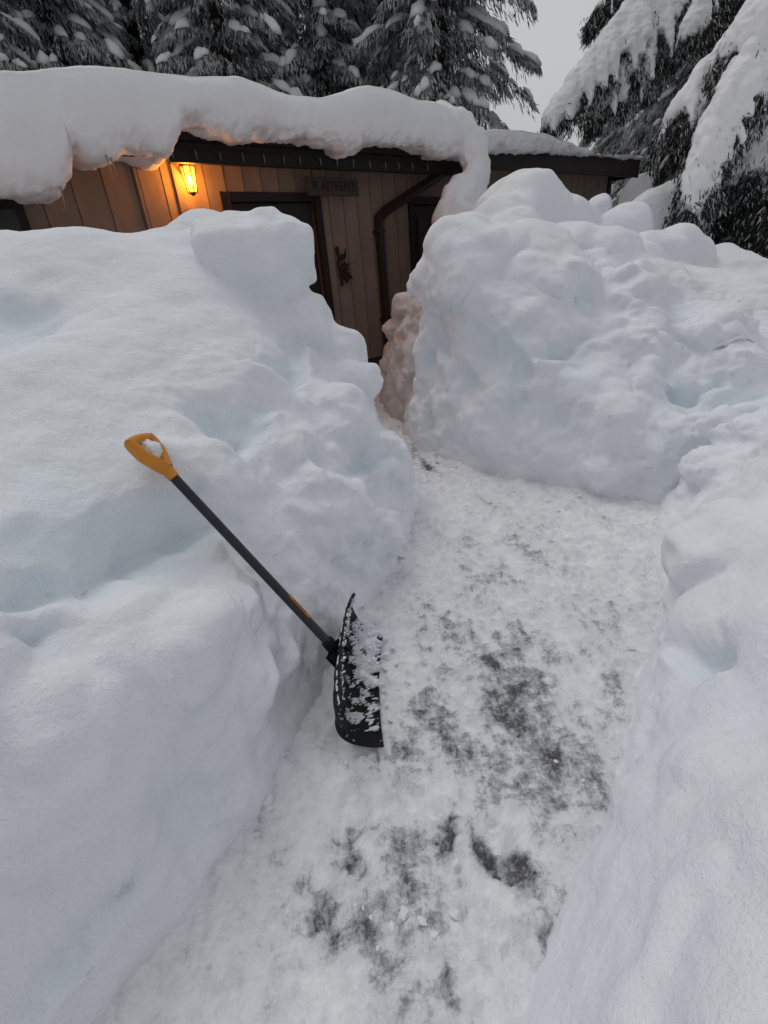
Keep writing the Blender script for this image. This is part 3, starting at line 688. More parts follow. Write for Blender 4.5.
mb.tube([H(lt, LO, zt), H(lt, LO, zt + .015), H(lt, LO, zt + .05), H(lt, LO, zt + .075)], [.088, .08, .035, .01], 12)
mb.tube([H(lt, LO, zb - .03), H(lt, LO, zb - .012), H(lt, LO, zb)], [.008, .03, .05], 10)
lpart(mb, 'lantern_cage', BRASS)
mb = MB(); mb.box(H(lt - .03, WALL + .012, lz + .06), (.09, .024, .20), HAX, .006)
mb.tube([H(lt - .03, WALL + .02, lz + .08), H(lt - .06, WALL + .08, lz + .12), H(lt - .04, WALL + .14, lz + .19), H(lt, LO, zt + .07)], .009, 8)
lpart(mb, 'wall_bracket', BRASS)
gm, nt, b = new_mat('lantern_glass_glowing'); co = objco(nt)
gn = tnoise(nt, co, 25, 3)
nt.links.new(ramp(nt, gn, [(.3, (1.0, .30, .02)), (.65, (1.0, .52, .09))]), b.inputs['Emission Color']); b.inputs['Emission Strength'].default_value = 3.6
b.inputs['Base Color'].default_value = (.8, .5, .15, 1); b.inputs['Roughness'].default_value = .2
tb = nt.nodes.new('ShaderNodeBsdfTransparent'); tb.inputs[0].default_value = (1, .86, .6, 1); ms_ = nt.nodes.new('ShaderNodeMixShader'); ms_.inputs[0].default_value = .38
nt.links.new(tb.outputs[0], ms_.inputs[1]); nt.links.new(b.outputs[0], ms_.inputs[2]); nt.links.new(ms_.outputs[0], nt.nodes['Material Output'].inputs['Surface'])
mb = MB(); mb.tube([lp(0, 0, zt - .004), lp(0, 0, zb + .004)], [wT - .006, wB - .004], 6, cap=False); lpart(mb, 'glass', gm, smooth=False)
bm_, nt, b = new_mat('bulb_filament_glow')
b.inputs['Emission Color'].default_value = (1, .72, .30, 1); b.inputs['Emission Strength'].default_value = 26; b.inputs['Base Color'].default_value = (1, .8, .5, 1)
nn = tnoise(nt, objco(nt), 10); nt.links.new(ramp(nt, nn, [(.2, (1, .66, .25)), (.8, (1, .78, .38))]), b.inputs['Emission Color'])
mb = MB(); mb.ball(H(lt, LO, lz - .005), .026, 2, (1, 1, 1.5)); lpart(mb, 'bulb', bm_)
pl = bpy.data.lights.new('lantern_light', 'POINT'); pl.energy = 62; pl.color = (1, .40, .055); pl.shadow_soft_size = .045
po = bpy.data.objects.new('lantern_light', pl); COL.objects.link(po); po.parent = lan
po.matrix_parent_inverse = Matrix.Translation(-Vector(lan.location)); po.location = H(lt, LO, lz - .005)

# ------------------------------------------------------------------ name sign
so = -.16
(s0, sz0) = facade(306, 177, so); (s1, _) = facade(357, 180, so); sz1 = facade(331, 196, so)[1]; sz0 = facade(331, 177.5, so)[1]
sign = empty('name_sign', H((s0 + s1) / 2, so, (sz0 + sz1) / 2)); tag(sign, 'weathered wooden name board hanging from the eave beside the door', 'sign')
def spart(o, parent=sign):
    o.parent = parent; o.matrix_parent_inverse = Matrix.Translation(-Vector(sign.location)); return o
mb = MB(); hbox(mb, s0, s1, so - .012, so + .012, sz1, sz0, .005); spart(mb.build('board', SIGNW))
for t in (s0 + .09, s1 - .1):
    mb = MB(); mb.tube([H(t, so, sz0 - .01), H(t, so, 2.87)], .006, 6); mb.ball(H(t, so, sz0 + .005), .010, 1); spart(mb.build('hook', IRON))
cu = bpy.data.curves.new('sign_text', 'FONT'); cu.body = "AITKEN'S"; cu.size = .17; cu.extrude = .003; cu.offset = .004; cu.align_x = 'CENTER'; cu.align_y = 'CENTER'
to = bpy.data.objects.new('sign_text', cu); COL.objects.link(to)
bpy.context.view_layer.update()
tm = bpy.data.meshes.new_from_object(to.evaluated_get(bpy.context.evaluated_depsgraph_get()))
bpy.data.objects.remove(to)
co_ = np.array([v.co[:] for v in tm.vertices]); wd = co_[:, 0].max() - co_[:, 0].min(); k = (s1 - s0) * .70 / wd
tc = s0 + (s1 - s0) * .60
for v in tm.vertices:
    v.co = Vector(H(tc + v.co.x * k, so + .0135 + v.co.z, (sz0 + sz1) / 2 + v.co.y * min(1.0, k * 1.1)))
tm.materials.clear(); tm.materials.append(LETTER); spart(link('lettering', tm))
mb = MB()   # small carved leaf in front of the lettering
q = [(.0, -.045), (.03, -.02), (.055, .02), (.03, .03), (.04, .055), (.01, .04), (-.02, .06), (-.02, .03), (-.05, .02), (-.025, -.01)]
mb.prism([H(s0 + .10 + a, so + .0125, (sz0 + sz1) / 2 + .015 + c) for a, c in q], H(0, .004, 0) - H(0, 0, 0)); spart(mb.build('carved_leaf', LETTER))

# ------------------------------------------------------------------ iron wall ornament
oo = WALL + .03
ot, oz = facade(343, 266, oo)
orn = empty('wall_ornament', H(ot, oo, oz)); tag(orn, 'dark iron ornament of leaves and berries on the siding beside the door', 'ornament')
def opart(mb, name):
    o = mb.build(name, IRON); o.parent = orn; o.matrix_parent_inverse = Matrix.Translation(-Vector(orn.location)); return o
def Q(x, y, o=oo):
    t, z = facade(x, y, o); return H(t, o, z)
mb = MB()
mb.tube([Q(337, 249), Q(339, 258), Q(338, 266), Q(341, 274), Q(342, 284)], [.02, .018, .016, .02, .016], 8)
mb.ball(Q(337, 249), .03, 2); mb.ball(Q(342, 284), .026, 2); mb.ball(Q(341, 276), .03, 2); mb.ball(Q(338.5, 262), .026, 2)
opart(mb, 'stem')
def leaf(pts):
    mb = MB(); P_ = [Q(*p, oo + .01) for p in pts]; mb.prism(P_, H(0, .012, 0) - H(0, 0, 0)); return mb
opart(leaf([(339, 258), (341, 254), (344, 254), (345, 248), (346, 255), (345, 259), (341, 261)]), 'leaf')
opart(leaf([(339, 268), (343, 262), (345, 261), (346, 264), (351, 263), (347, 267), (349, 270), (344, 270)]), 'leaf')
opart(leaf([(341, 278), (343, 272), (346, 269), (349, 273), (353, 278), (349, 279), (347, 284), (345, 279)]), 'leaf')
opart(leaf([(340, 273), (343, 270), (345, 272), (343, 276)]), 'leaf')

# ------------------------------------------------------------------ string of unlit bulbs on the fascia
ls = empty('light_string', H(2, .03, 2.7)); tag(ls, 'string of small unlit white bulbs clipped along the dark fascia', 'light string')
mb = MB()
bt = [facade(x, 160, .03)[0] for x in (174, 197, 221, 243, 264, 284, 300, 320, 337, 353, 369, 385, 398, 412, 427)]
zc = 2.775
mb.tube([H(t, .026, zc + .012 * ((i % 2) - .5)) for i, t in enumerate(np.linspace(bt[0], bt[-1], 40))], .004, 6)
o = mb.build('cord', IRON); o.parent = ls; o.matrix_parent_inverse = Matrix.Translation(-Vector(ls.location))
for t in bt:
    mb = MB(); j = random.uniform(-.01, .01)
    mb.tube([H(t, .03, zc - .005), H(t + j * .3, .034, zc - .03), H(t + j * .6, .036, zc - .06), H(t + j, .036, zc - .095)], [.005, .009, .008, .002], 8)
    o = mb.build('bulb', BULBW); o.parent = ls; o.matrix_parent_inverse = Matrix.Translation(-Vector(ls.location))

# ------------------------------------------------------------------ roof snow
def roof_snow(name, bot, top, obase, seed, t0, t1, nt_=420, back=-5.5, bulge=.12, oset=.32, slope=.1, rag=1.0):
    ts = np.linspace(t0, t1, nt_)
    fb = sorted(facade(x, y, obase) for x, y in bot); ft = sorted(facade(x, y + 4, obase - .1) for x, y in top)
    zb = np.interp(ts, [a for a, _ in fb], [c for _, c in fb]); zt = np.interp(ts, [a for a, _ in ft], [c for _, c in ft])
    ztp = np.convolve(np.pad(zt, 12, 'edge'), np.ones(25) / 25, 'valid'); zt = ztp
    prof = []   # (o, blend bottom->top)
    nv = 84
    rows = []
    for i, t in enumerate(ts):
        h = zt[i] - zb[i]
        key = [(-.75, .04), (oset * .0 - .12, .03), (oset - .12, .0), (oset + bulge * .25, .03), (oset + bulge * .9, .20), (oset + bulge, .42), (oset + bulge * .95, .68), (oset + bulge * .55, .88), (oset + .0, .972), (oset - .30, 1.0), (oset - .9, 1.0 + .09 * slope / max(h, .2)), (back * .5, 1.0 + (-back * .5 * slope) / max(h, .2)), (back, 1.0 + (-back * slope) / max(h, .2))]
        s = np.linspace(0, len(key) - 1, nv); s = np.concatenate([s])
        ks = np.arange(len(key)); ko = np.array([a for a, _ in key]); kz = np.array([c for _, c in key])
        # catmull-rom
        i0 = np.clip(np.floor(s).astype(int), 0, len(key) - 2); f = s - i0
        def cr(k_):
            p0 = k_[np.maximum(i0 - 1, 0)]; p1 = k_[i0]; p2 = k_[i0 + 1]; p3 = k_[np.minimum(i0 + 2, len(key) - 1)]
            return .5 * ((2 * p1) + (-p0 + p2) * f + (2 * p0 - 5 * p1 + 4 * p2 - p3) * f * f + (-p0 + 3 * p1 - 3 * p2 + p3) * f ** 3)
        o_ = cr(ko); z_ = zb[i] + cr(kz) * h
        rows.append(np.stack([HA[0] + HE[0] * t + HN[0] * o_, HA[1] + HE[1] * t + HN[1] * o_, z_], 1))
    P = np.concatenate(rows); n = grid_normals(P, nt_, nv)
    G = P.reshape(nt_, nv, 3)
    low = sstep(zb[:, None] + .25, zb[:, None] + .0, G[:, :, 2]).ravel()
    disp = .06 * fbm(P, 1.1, 2, seed) + .030 * fbm(P, 3.8, 3, seed + 3) * (.35 + .8 * low) + (.018 * fbm(P, 10, 3, seed + 7) + .010 * fbm(P, 30, 2, seed + 9)) * (low * rag + .10)
    # taper the slab's two ends
    en = np.minimum(sstep(t0, t0 + .25, np.repeat(ts, nv)), sstep(t1, t1 - .25, np.repeat(ts, nv)))
    P = P + n * (disp * (.3 + .7 * en))[:, None]
    me = mesh_arrays(name, P, grid_faces(nt_, nv))
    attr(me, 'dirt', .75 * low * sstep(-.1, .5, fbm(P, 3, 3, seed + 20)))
    # close the ends
    bm = bmesh.new(); bm.from_mesh(me)
    bm.verts.ensure_lookup_table()
    for i in (0, nt_ - 1):
        c = [bm.verts[i * nv + j] for j in range(nv)]
        try: bm.faces.new(c)
        except Exception: pass
    bmesh.ops.recalc_face_normals(bm, faces=bm.faces[:])
    bm.to_mesh(me); bm.free(); me.shade_smooth(); me.materials.append(SNOW_ROOF)
    return link(name, me)
OB = .28
bot1 = [(-120, 190), (0, 194), (40, 196), (60, 195), (66, 186), (70, 176), (68, 160), (66, 152), (76, 150), (86, 156), (100, 160), (108, 160), (118, 153), (126, 150), (140, 150), (158, 155), (168, 156), (173, 146), (178, 130), (190, 127), (200, 128), (210, 132), (235, 138), (262, 140), (282, 144), (292, 142), (300, 140), (330, 147), (345, 152), (355, 153), (362, 145), (372, 144), (400, 148), (425, 152), (443, 157), (452, 158), (465, 160)]
top1 = [(-120, 66), (0, 66), (35, 70), (75, 67), (105, 70), (150, 66), (180, 72), (230, 80), (262, 88), (290, 93), (330, 95), (345, 90), (365, 84), (385, 88), (410, 98), (440, 106), (455, 113), (468, 124)]
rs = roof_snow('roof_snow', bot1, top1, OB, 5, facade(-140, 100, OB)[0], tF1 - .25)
tag(rs, 'thick rounded snow slab overhanging the near roof above the lantern', 'roof snow')
bot2 = [(478, 152), (500, 150), (530, 152), (560, 153), (590, 155), (615, 156), (640, 157)]
top2 = [(474, 130), (490, 128), (505, 130), (515, 127), (540, 132), (565, 141), (585, 150), (600, 153), (640, 156)]
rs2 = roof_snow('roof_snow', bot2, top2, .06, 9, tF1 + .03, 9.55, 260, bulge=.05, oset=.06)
tag(rs2, 'thinner snow layer on the lower far roof thinning out toward its corner', 'roof snow')

# snow tongue sliding off the roof end onto the pile
def tongue():
    def Fp(x, y, o): t, z = facade(x, y, o); return H(t, o, z)
    C_ = [(Fp(436, 128, -.1), .42, .30), (Fp(458, 136, .2), .36, .27), (Fp(472, 152, .4), .25, .20), (Fp(477, 170, .5), .20, .17), (Fp(471, 188, .55), .23, .18), (Fp(461, 204, .6), .34, .24), (Fp(458, 222, .65), .40, .26), (Fp(462, 250, .7), .42, .28)]
    nn = 70; mm = 48
    s = np.linspace(0, len(C_) - 1, nn)
    cx = np.array([c[0] for c in C_]); w = np.interp(s, range(len(C_)), [c[1] for c in C_]); th = np.interp(s, range(len(C_)), [c[2] for c in C_])
    P0 = np.stack([np.interp(s, range(len(C_)), cx[:, i]) for i in range(3)], 1)
    for _ in range(6): P0[1:-1] = (P0[:-2] + 2 * P0[1:-1] + P0[2:]) / 4
    T = np.gradient(P0, axis=0); T /= np.linalg.norm(T, axis=1, keepdims=True)
    X = np.tile(np.array([HE[0], HE[1], 0]), (nn, 1)); X -= (X * T).sum(1, keepdims=True) * T; X /= np.linalg.norm(X, axis=1, keepdims=True)
    Yv = np.cross(T, X); a = np.linspace(0, 2 * pi, mm, endpoint=False)
    V = P0[:, None] + X[:, None] * (np.cos(a) * 1)[None, :, None] * w[:, None, None] + Yv[:, None] * np.sin(a)[None, :, None] * th[:, None, None]
    V = V.reshape(-1, 3); ctr = np.repeat(P0, mm, 0); n = V - ctr; n /= np.linalg.norm(n, axis=1, keepdims=True)
    V = V + n * (.07 * fbm(V, 2.0, 3, 91) + .03 * fbm(V, 7, 3, 92))[:, None]
    i = np.arange(nn - 1)[:, None] * mm; j = np.arange(mm)[None]; j2 = (j + 1) % mm
    F = np.stack([(i + j).ravel(), (i + j2).ravel(), (i + mm + j2).ravel(), (i + mm + j).ravel()], 1)
    me = mesh_arrays('hanging_snow', V, F, [SNOW_ROOF]); attr(me, 'dirt', .25 * sstep(2.7, 2.2, V[:, 2]) * sstep(0, .4, fbm(V, 4, 2, 4)))
    return link('hanging_snow', me)
tag(tongue(), 'curling tongue of snow sliding off the roof end onto the pile', 'hanging snow')

# icicles
for (x, y, l, lab) in [(63, 195, .16, 0), (108, 163, .22, 0), (113, 166, .16, 0)]:
    t, z = facade(x, y, OB + .1); z += .06
    mb = MB(); k = random.uniform(-.02, .02)
    l *= .75; mb.tube([H(t, OB + .1, z), H(t + k * .3, OB + .1, z - l * .4), H(t + k, OB + .1, z - l - .05)], [.011, .007, .0015], 8)
    o = mb.build('icicle', ICE)
    tag(o, 'brownish thin icicle hanging from the roof snow left of the lantern', 'icicle', 'icicles left of the lantern')

# ------------------------------------------------------------------ shovel
def nrm(v): v = np.array(v, float); return v / np.linalg.norm(v)
E1 = np.array([-.088, 1.13, .012]); E2 = np.array([-.070, 1.70, .012]); T1 = np.array([-.232, 1.115, .255]); T2 = np.array([-.200, 1.675, .285])
shov = empty('snow_shovel', (E1 + E2) / 2); tag(shov, 'black snow shovel with orange D grip leaning on the left snow bank', 'shovel')
def sh(o):
    o.parent = shov; o.matrix_parent_inverse = Matrix.Translation(-Vector(shov.location)); return o
def blade_pt(u, s):
    a = E1 + (E2 - E1) * u; b_ = T1 + (T2 - T1) * u
    p = a + (b_ - a) * s
    w = nrm(E2 - E1); ch = nrm(b_ - a); nb = nrm(np.cross(ch, w))
    if nb[0] < 0: nb = -nb
    sag = .056 * (1 - (2 * s - 1) ** 2) * (1.0 + .25 * (1 - s)) * (1.15 - .55 * u) + .014 * math.sin(pi * u) * (1 - s * .3) - .008
    p = p - nb * sag
    if s > .85: p = p + nb * .02 * ((s - .85) / .15) ** 2
    p = p - nb * .0065 * (.5 + .5 * math.tanh(5 * math.cos((u + .06 * s * s) * 2 * pi * 5.5))) * math.sin(pi * s) ** .7
    # corners: ends flare forward, upper corners rounded
    e_ = abs(2 * u - 1) ** 4
    p = p + nb * .006 * e_ - ch * .022 * e_ * s
    return p, nb
def blade():
    nu, nv = 90, 40; V = []; V2 = []
    for i in range(nu):
        for j in range(nv):
            p, nb = blade_pt(i / (nu - 1), j / (nv - 1)); V.append(p); V2.append(p - nb * .006)
    V = np.array(V + V2); F = grid_faces(nu, nv); F2 = F[:, ::-1] + nu * nv
    rim = [i * nv for i in range(nu)] + [(nu - 1) * nv + j for j in range(1, nv)] + [i * nv + nv - 1 for i in range(nu - 2, -1, -1)] + [j for j in range(nv - 2, 0, -1)]
    rim = np.array(rim); r2 = np.roll(rim, -1); FR = np.stack([rim, r2, r2 + nu * nv, rim + nu * nv], 1)
    me = mesh_arrays('blade', V, np.concatenate([F, F2, FR]), [BLADE])
    bm = bmesh.new(); bm.from_mesh(me); bmesh.ops.recalc_face_normals(bm, faces=bm.faces[:]); bm.to_mesh(me); bm.free(); me.shade_smooth(); me.set_sharp_from_angle(angle=math.radians(50))
    o = sh(link('blade', me))
    # rolled top rim
    mb = MB(); mb.tube([blade_pt(u, 1.0)[0] for u in np.linspace(.0, 1, 40)], .007, 10); r_ = mb.build('rim', BLADE); r_.parent = o; 
    # wear strip
    mb = MB()
    for u in np.linspace(0, 1, 2): pass
    # snow crust stuck to the blade: clumpy shell where noise is high
    nu, nv = 300, 170; V = []; NB = []; UV = []
    for i in range(nu):
        for j in range(nv):
            p, nb = blade_pt(.01 + .98 * i / (nu - 1), .005 + .975 * j / (nv - 1)); V.append(p); NB.append(nb); UV.append((i / (nu - 1), j / (nv - 1)))
    V = np.array(V); NB = np.array(NB); UV = np.array(UV)
    n = fbm(V, 24, 4, 301, .65); n2 = fbm(V, 85, 3, 302, .6)
    band = np.exp(-((UV[:, 1] - .06 - .22 * UV[:, 0]) / (.16 + .12 * UV[:, 0])) ** 2) * (.15 + .95 * sstep(.12, .6, UV[:, 0])) * 1.12
    band = np.maximum(band, .75 * np.exp(-((UV[:, 1] - .30) / .10) ** 2 - ((UV[:, 0] - .18) / .10) ** 2))
    band = np.maximum(band, .80 * sstep(.84, .97, UV[:, 1]))
    f = band * .50 + n * .50 + n2 * .34 - .33
    h = np.clip(f * .075, -.004, .028) + np.where(f > 0, .007 * n2, 0)
    V = V + NB * (h)[:, None]
    keepv = f > -.05
    F = grid_faces(nu, nv); F = F[keepv[F].all(1)]
    used = np.zeros(len(V), bool); used[F.ravel()] = True; idx = np.cumsum(used) - 1
    me = mesh_arrays('snow_crust', V[used], idx[F], [SNOW]); attr(me, 'dirt', np.zeros(int(used.sum())))
    c = link('snow_crust', me); c.parent = o
    # snow dust frozen along the back of the top rim
    us = np.linspace(.02, .97, 260); an = np.linspace(0, 2 * pi, 18, endpoint=False); V = []
    for u in us:
        p, nb = blade_pt(u, .985); ch = nrm(blade_pt(u, 1.0)[0] - blade_pt(u, .9)[0])
        for a in an: V.append(p + (nb * math.cos(a) * .010 + ch * math.sin(a) * .012))
    V = np.array(V); n = fbm(V, 45, 3, 311, .6); C_ = np.repeat(np.array([blade_pt(u, .985)[0] for u in us]), 18, 0)
    V = C_ + (V - C_) * (1 + .28 * n)[:, None]
    i = np.arange(259)[:, None] * 18; j = np.arange(18)[None]; j2 = (j + 1) % 18
    F = np.stack([(i + j).ravel(), (i + j2).ravel(), (i + 18 + j2).ravel(), (i + 18 + j).ravel()], 1); F = F[(n > -.12)[F].all(1)]
    used = np.zeros(len(V), bool); used[F.ravel()] = True; idx = np.cumsum(used) - 1
    me = mesh_arrays('snow_dust', V[used], idx[F], [SNOW_ROOF]); attr(me, 'dirt', np.full(int(used.sum()), .25)); c = link('snow_dust', me); c.parent = o
    return o
bl = blade()
S0 = blade_pt(.5, .90)[0] + np.array([-.012, 0, .0]); NECK = at_z(167, 470, .95); D = nrm(NECK - S0)
WD = nrm(E2 - E1); WD = nrm(WD - D * (WD @ D)); DN = np.cross(D, WD)
if DN[0] < 0: DN = -DN
mb = MB(); mb.tube([S0 - D * .05 - DN * .028, S0 - D * .02, S0 + D * .05, S0 + D * .055], [.017, .026, .024, .018], 14)
mb.box(S0 - D * .02 - DN * .004, (.05, .085, .03), [D, WD, DN], .008)
sh(mb.build('socket', BLADE))
mb = MB(); mb.tube([S0, NECK], [.0185, .0185], 18, flat=DN, sq=(1.0, .85)); shaft = sh(mb.build('shaft', SHAFTM))
mb = MB(); mb.box(S0 + D * .22 + DN * .0155, (.11, .012, .003), [D, WD, DN], .001); stk = mb.build('sticker', STICK, shaft)
mb = MB()
for k in range(5): mb.box(S0 + D * (.19 + .014 * k) + DN * .0178, (.006, .006, .001), [D, WD, DN])
x = mb.build('sticker_print', LETTER, stk)
# D grip
mb = MB()
def gp(a, w, n=0.0): return NECK + D * a + WD * w + DN * n
mb.tube([gp(-.035, 0), gp(.0, 0), gp(.03, 0)], [.020, .022, .018], 14)
for sg in (-1, 1):
    mb.tube([gp(.005, .004 * sg), gp(.035, .024 * sg), gp(.075, .050 * sg), gp(.115, .056 * sg), gp(.135, .056 * sg)], [.021, .021, .0195, .018, .016], 12, flat=DN, sq=(.8, 1.25))
mb.tube([gp(.128, -.060), gp(.132, -.03), gp(.133, 0), gp(.132, .03), gp(.128, .060)], [.0165, .0180, .0185, .0180, .0165], 14)
mb.box(gp(.03, 0), (.012, .05, .008), [D, WD, DN], .002); 
sh(mb.build('grip', GRIPM))
def lump(name, c, r, seed, sc=(1, 1, 1)):
    b_ = MB(); b_.ball((0, 0, 0), 1, 4); V = np.array([v.co[:] for v in b_.bm.verts]); d_ = 1 + .4 * fbm(V + seed, 1.2, 3, seed) + .10 * noise3(V + seed, 6, seed)
    for v, q in zip(b_.bm.verts, d_): v.co = Vector(np.array(v.co) * q * r * np.array(sc))
    o = b_.build(name, SNOW, angle=180); o.location = c; return o
tag(lump('snow_clod', gp(.085, .008, -.004), .036, 7), 'white snow lump caught inside the orange shovel grip', 'snow clod')

# ------------------------------------------------------------------ trees
def leaf_quads(P, dirs, L, W):
    """flat needle sprays: one tapering quad per point along dirs"""
    n = len(P); rnd = RNG.normal(size=(n, 3)); side = np.cross(dirs, rnd); side /= np.linalg.norm(side, axis=1, keepdims=True) + 1e-9
    L = L[:, None]; W = W[:, None]
    V = np.stack([P - side * W * .35, P + side * W * .35, P + dirs * L * .55 + side * W * .5, P + dirs * L, P + dirs * L * .55 - side * W * .5], 1).reshape(-1, 3)
    b = np.arange(n)[:, None] * 5
    return V, np.concatenate([b + np.array([[0, 1, 2, 4]]), ], 0), b + np.array([[4, 2, 3]])
def make_crown(seed, Ht, Lmax, snow=1.0, leafn=360, leafl=.24, z0=1.2, zmax=None, dens=.50):
    """returns meshes trunk, crown, snow"""
    rng = np.random.default_rng(seed)
    LP, LD, LL, LW, LM = [], [], [], [], []
    SV, SF = [], []; off = 0
    z = z0
    while z < Ht - .4:
        q = z / Ht
        Lz = Lmax * (1 - q) ** .75 + .25
        nb = int(rng.integers(5, 8)); ph = rng.random() * 6.28
        for k in range(nb):
            a = ph + 2 * pi * k / nb + rng.normal() * .25; L = Lz * rng.uniform(.72, 1.12)
            dr = rng.uniform(.35, .75); zz = z + rng.normal() * .12
            da = np.array([math.cos(a), math.sin(a), 0]); sd = np.array([-da[1], da[0], 0])
            def spine(s): return np.outer(s, da) * L * (1 - .12 * dr) + np.stack([0 * s, 0 * s, zz + L * (.10 * s - dr * s ** 1.8 * .8)], 1)
            n = int(leafn * (.35 + L / Lmax)); s = rng.random(n) ** .75; lat = np.clip(rng.normal(size=n), -1.7, 1.7) * .20 * L * (1.15 - .75 * s)
            p = spine(s) + sd * lat[:, None]; p[:, 2] -= np.abs(lat) * .55 + rng.random(n) * .10
            d = da[None] * (.35 + .3 * rng.random(n))[:, None] + sd[None] * (np.sign(lat) * rng.uniform(.1, .6, n))[:, None]; d[:, 2] -= rng.uniform(.5, 1.5, n); d += rng.normal(size=d.shape) * .18
            d /= np.linalg.norm(d, axis=1, keepdims=True)
            LP.append(p); LD.append(d); LL.append(leafl * rng.uniform(.5, 1.25, n)); LW.append(np.full(n, leafl * .13) * rng.uniform(.6, 1.4, n))
            LM.append((rng.random(n) < (.85 * snow) * np.exp(-np.abs(lat) / (.34 * L)) + .12).astype(int))
            # snow loads: humped caps that drape over the bough and end in ragged twigs
            nc = 0 if rng.random() > snow else rng.integers(2, 5)
            for c in range(nc):
                sc = min(1.0, rng.uniform(.42, 1.0)); ctr = spine(np.array([sc]))[0] + sd * rng.normal() * .10 * L * (1.1 - sc)
                tang = spine(np.array([min(1, sc + .1)]))[0] - spine(np.array([sc - .1]))[0]; tang /= np.linalg.norm(tang)
                r = rng.uniform(.09, .24) * (.65 + .5 * L / Lmax) * (.6 + .4 * snow)
                U, Fq = ico(2)
                X = tang; Y = sd; Z = np.cross(X, Y)
                if Z[2] < 0: Z = -Z
                sx, sy, sz = r * rng.uniform(1.1, 2.0), r * rng.uniform(.75, 1.15), r * rng.uniform(.5, .75)
                nz = 1 + .48 * fbm(U + seed + ctr, 1.5, 3, seed + c) + .10 * fbm(U + ctr, 5, 2, seed + c + 3) 
                u = U * nz[:, None]
                rag = fbm(U * 1.0 + ctr * 3, 4.2, 2, seed + 9)
                lowz = np.where(u[:, 2] < 0, u[:, 2] * (.35 + 1.1 * np.maximum(0, rag)), u[:, 2])
                V = ctr + X * (u[:, :1] * sx) + Y * (u[:, 1:2] * sy) + Z * (lowz[:, None] * sz)
                V[:, 2] -= (np.abs(u[:, 1]) ** 2) * sy * .45 + np.maximum(0, u[:, 0]) ** 2 * sx * .25
                V[:, 2] += .03
                SV.append(V); SF.append(Fq + off); off += len(V)
                m_ = int(230 * (r / .3) ** 1.3)   # fringe of half-frosted hanging twigs around the cap
                th = rng.random(m_) * 6.28; rr = rng.uniform(.55, 1.02, m_)
                fp_ = ctr + X[None] * (np.cos(th) * sx * rr)[:, None] + Y[None] * (np.sin(th) * sy * rr)[:, None]; fp_[:, 2] -= (np.sin(th) * rr) ** 2 * sy * .45 + np.maximum(0, np.cos(th)) ** 2 * sx * .25
                fd = X[None] * (np.cos(th) * .35)[:, None] + Y[None] * (np.sin(th) * .35)[:, None] + rng.normal(size=(m_, 3)) * .12; fd[:, 2] -= 1.0; fd /= np.linalg.norm(fd, axis=1, keepdims=True)
                LP.append(fp_); LD.append(fd); LL.append(leafl * rng.uniform(.5, 1.15, m_)); LW.append(np.full(m_, leafl * .12)); LM.append((rng.random(m_) < .75).astype(int))
        z += dens * rng.uniform(.75, 1.25) * (.75 + .5 * (1 - q))
    P = np.concatenate(LP); V, F4, F3 = leaf_quads(P, np.concatenate(LD), np.concatenate(LL), np.concatenate(LW))
    mi = np.concatenate(LM)
    crown = mesh_arrays('crown', V, (F4, F3), [NEEDLE, FROST], np.concatenate([mi, mi]), smooth=False)
    SVa = np.concatenate(SV) if SV else np.zeros((0, 3)); sn = None
    if len(SVa):
        sn = mesh_arrays('snow_load', SVa, np.concatenate(SF), [SNOW_TREE]); attr(sn, 'dirt', np.zeros(len(SVa)))
    mb = MB(); zs = np.linspace(-.5, Ht, 14); mb.tube([(.05 * math.sin(z_ * .7 + seed), .05 * math.cos(z_ * .5 + seed), z_) for z_ in zs], [max(.015, .017 * (Ht - z_)) + (.06 if z_ < .5 else 0) for z_ in zs], 12)
    tmp = mb.build('trunk', BARK); tr = tmp.data; bpy.data.objects.remove(tmp)
    return tr, crown, sn
variants = [make_crown(101, 22, 3.5, 1.0), make_crown(202, 23, 3.2, .90), make_crown(303, 20, 3.7, 1.0)]
def tree(x, y, v, sc, rz, label, group, name='snowy_conifer'):
    r = empty(name, (x, y, .5)); r.scale = (sc, sc, sc); r.rotation_euler.z = rz
    tag(r, label, 'conifer', group)
    for nm, me in zip(('trunk', 'crown', 'snow_load'), variants[v]):
        if me:
            o = link(nm, me, r)
            if nm == 'snow_load': o['kind'] = 'stuff'
    return r
G_ = 'snow laden conifers behind the cabin'
def px_tree(px, Y, v, sc, rz, label):
    Y *= 1.28
    r = ray(px, 60); return tree(r[0] / r[1] * Y, Y, v, sc, rz, label, G_)
back = [(-40, 13.5, 1, .95, .3, 'dark conifer at the far left edge behind the roof'), (60, 15.5, 0, .95, 1.9, 'dark wispy conifer behind the roof left of the lantern'), (140, 18, 1, 1.0, 2.5, 'shaded conifer between two whiter ones above the lantern'),
        (225, 15.5, 2, .98, 4.0, 'bushy snowy conifer directly behind the roof above the door'), (320, 17, 2, 1.05, 5.2, 'conifer with round snow caps above the name sign'), (385, 19.5, 0, 1.08, .8, 'half hidden conifer left of the large one by the sky gap'),
        (440, 15.4, 0, 1.0, 3.4, 'large snow capped conifer standing beside the gap of open sky'), (100, 24, 2, 1.1, 1.2, 'distant conifer seen through gaps at the upper left'), (270, 25, 0, 1.1, 2.2, 'distant conifer seen between the trees above the door'), (10, 21, 0, 1.0, 3.1, 'distant dim conifer at the upper left corner'), (185, 22, 0, 1.0, 5.5, 'distant conifer above the lantern deep in shade'), (355, 26, 1, 1.1, 4.5, 'distant thin conifer behind the round capped one')]
for b_ in back: px_tree(*b_)
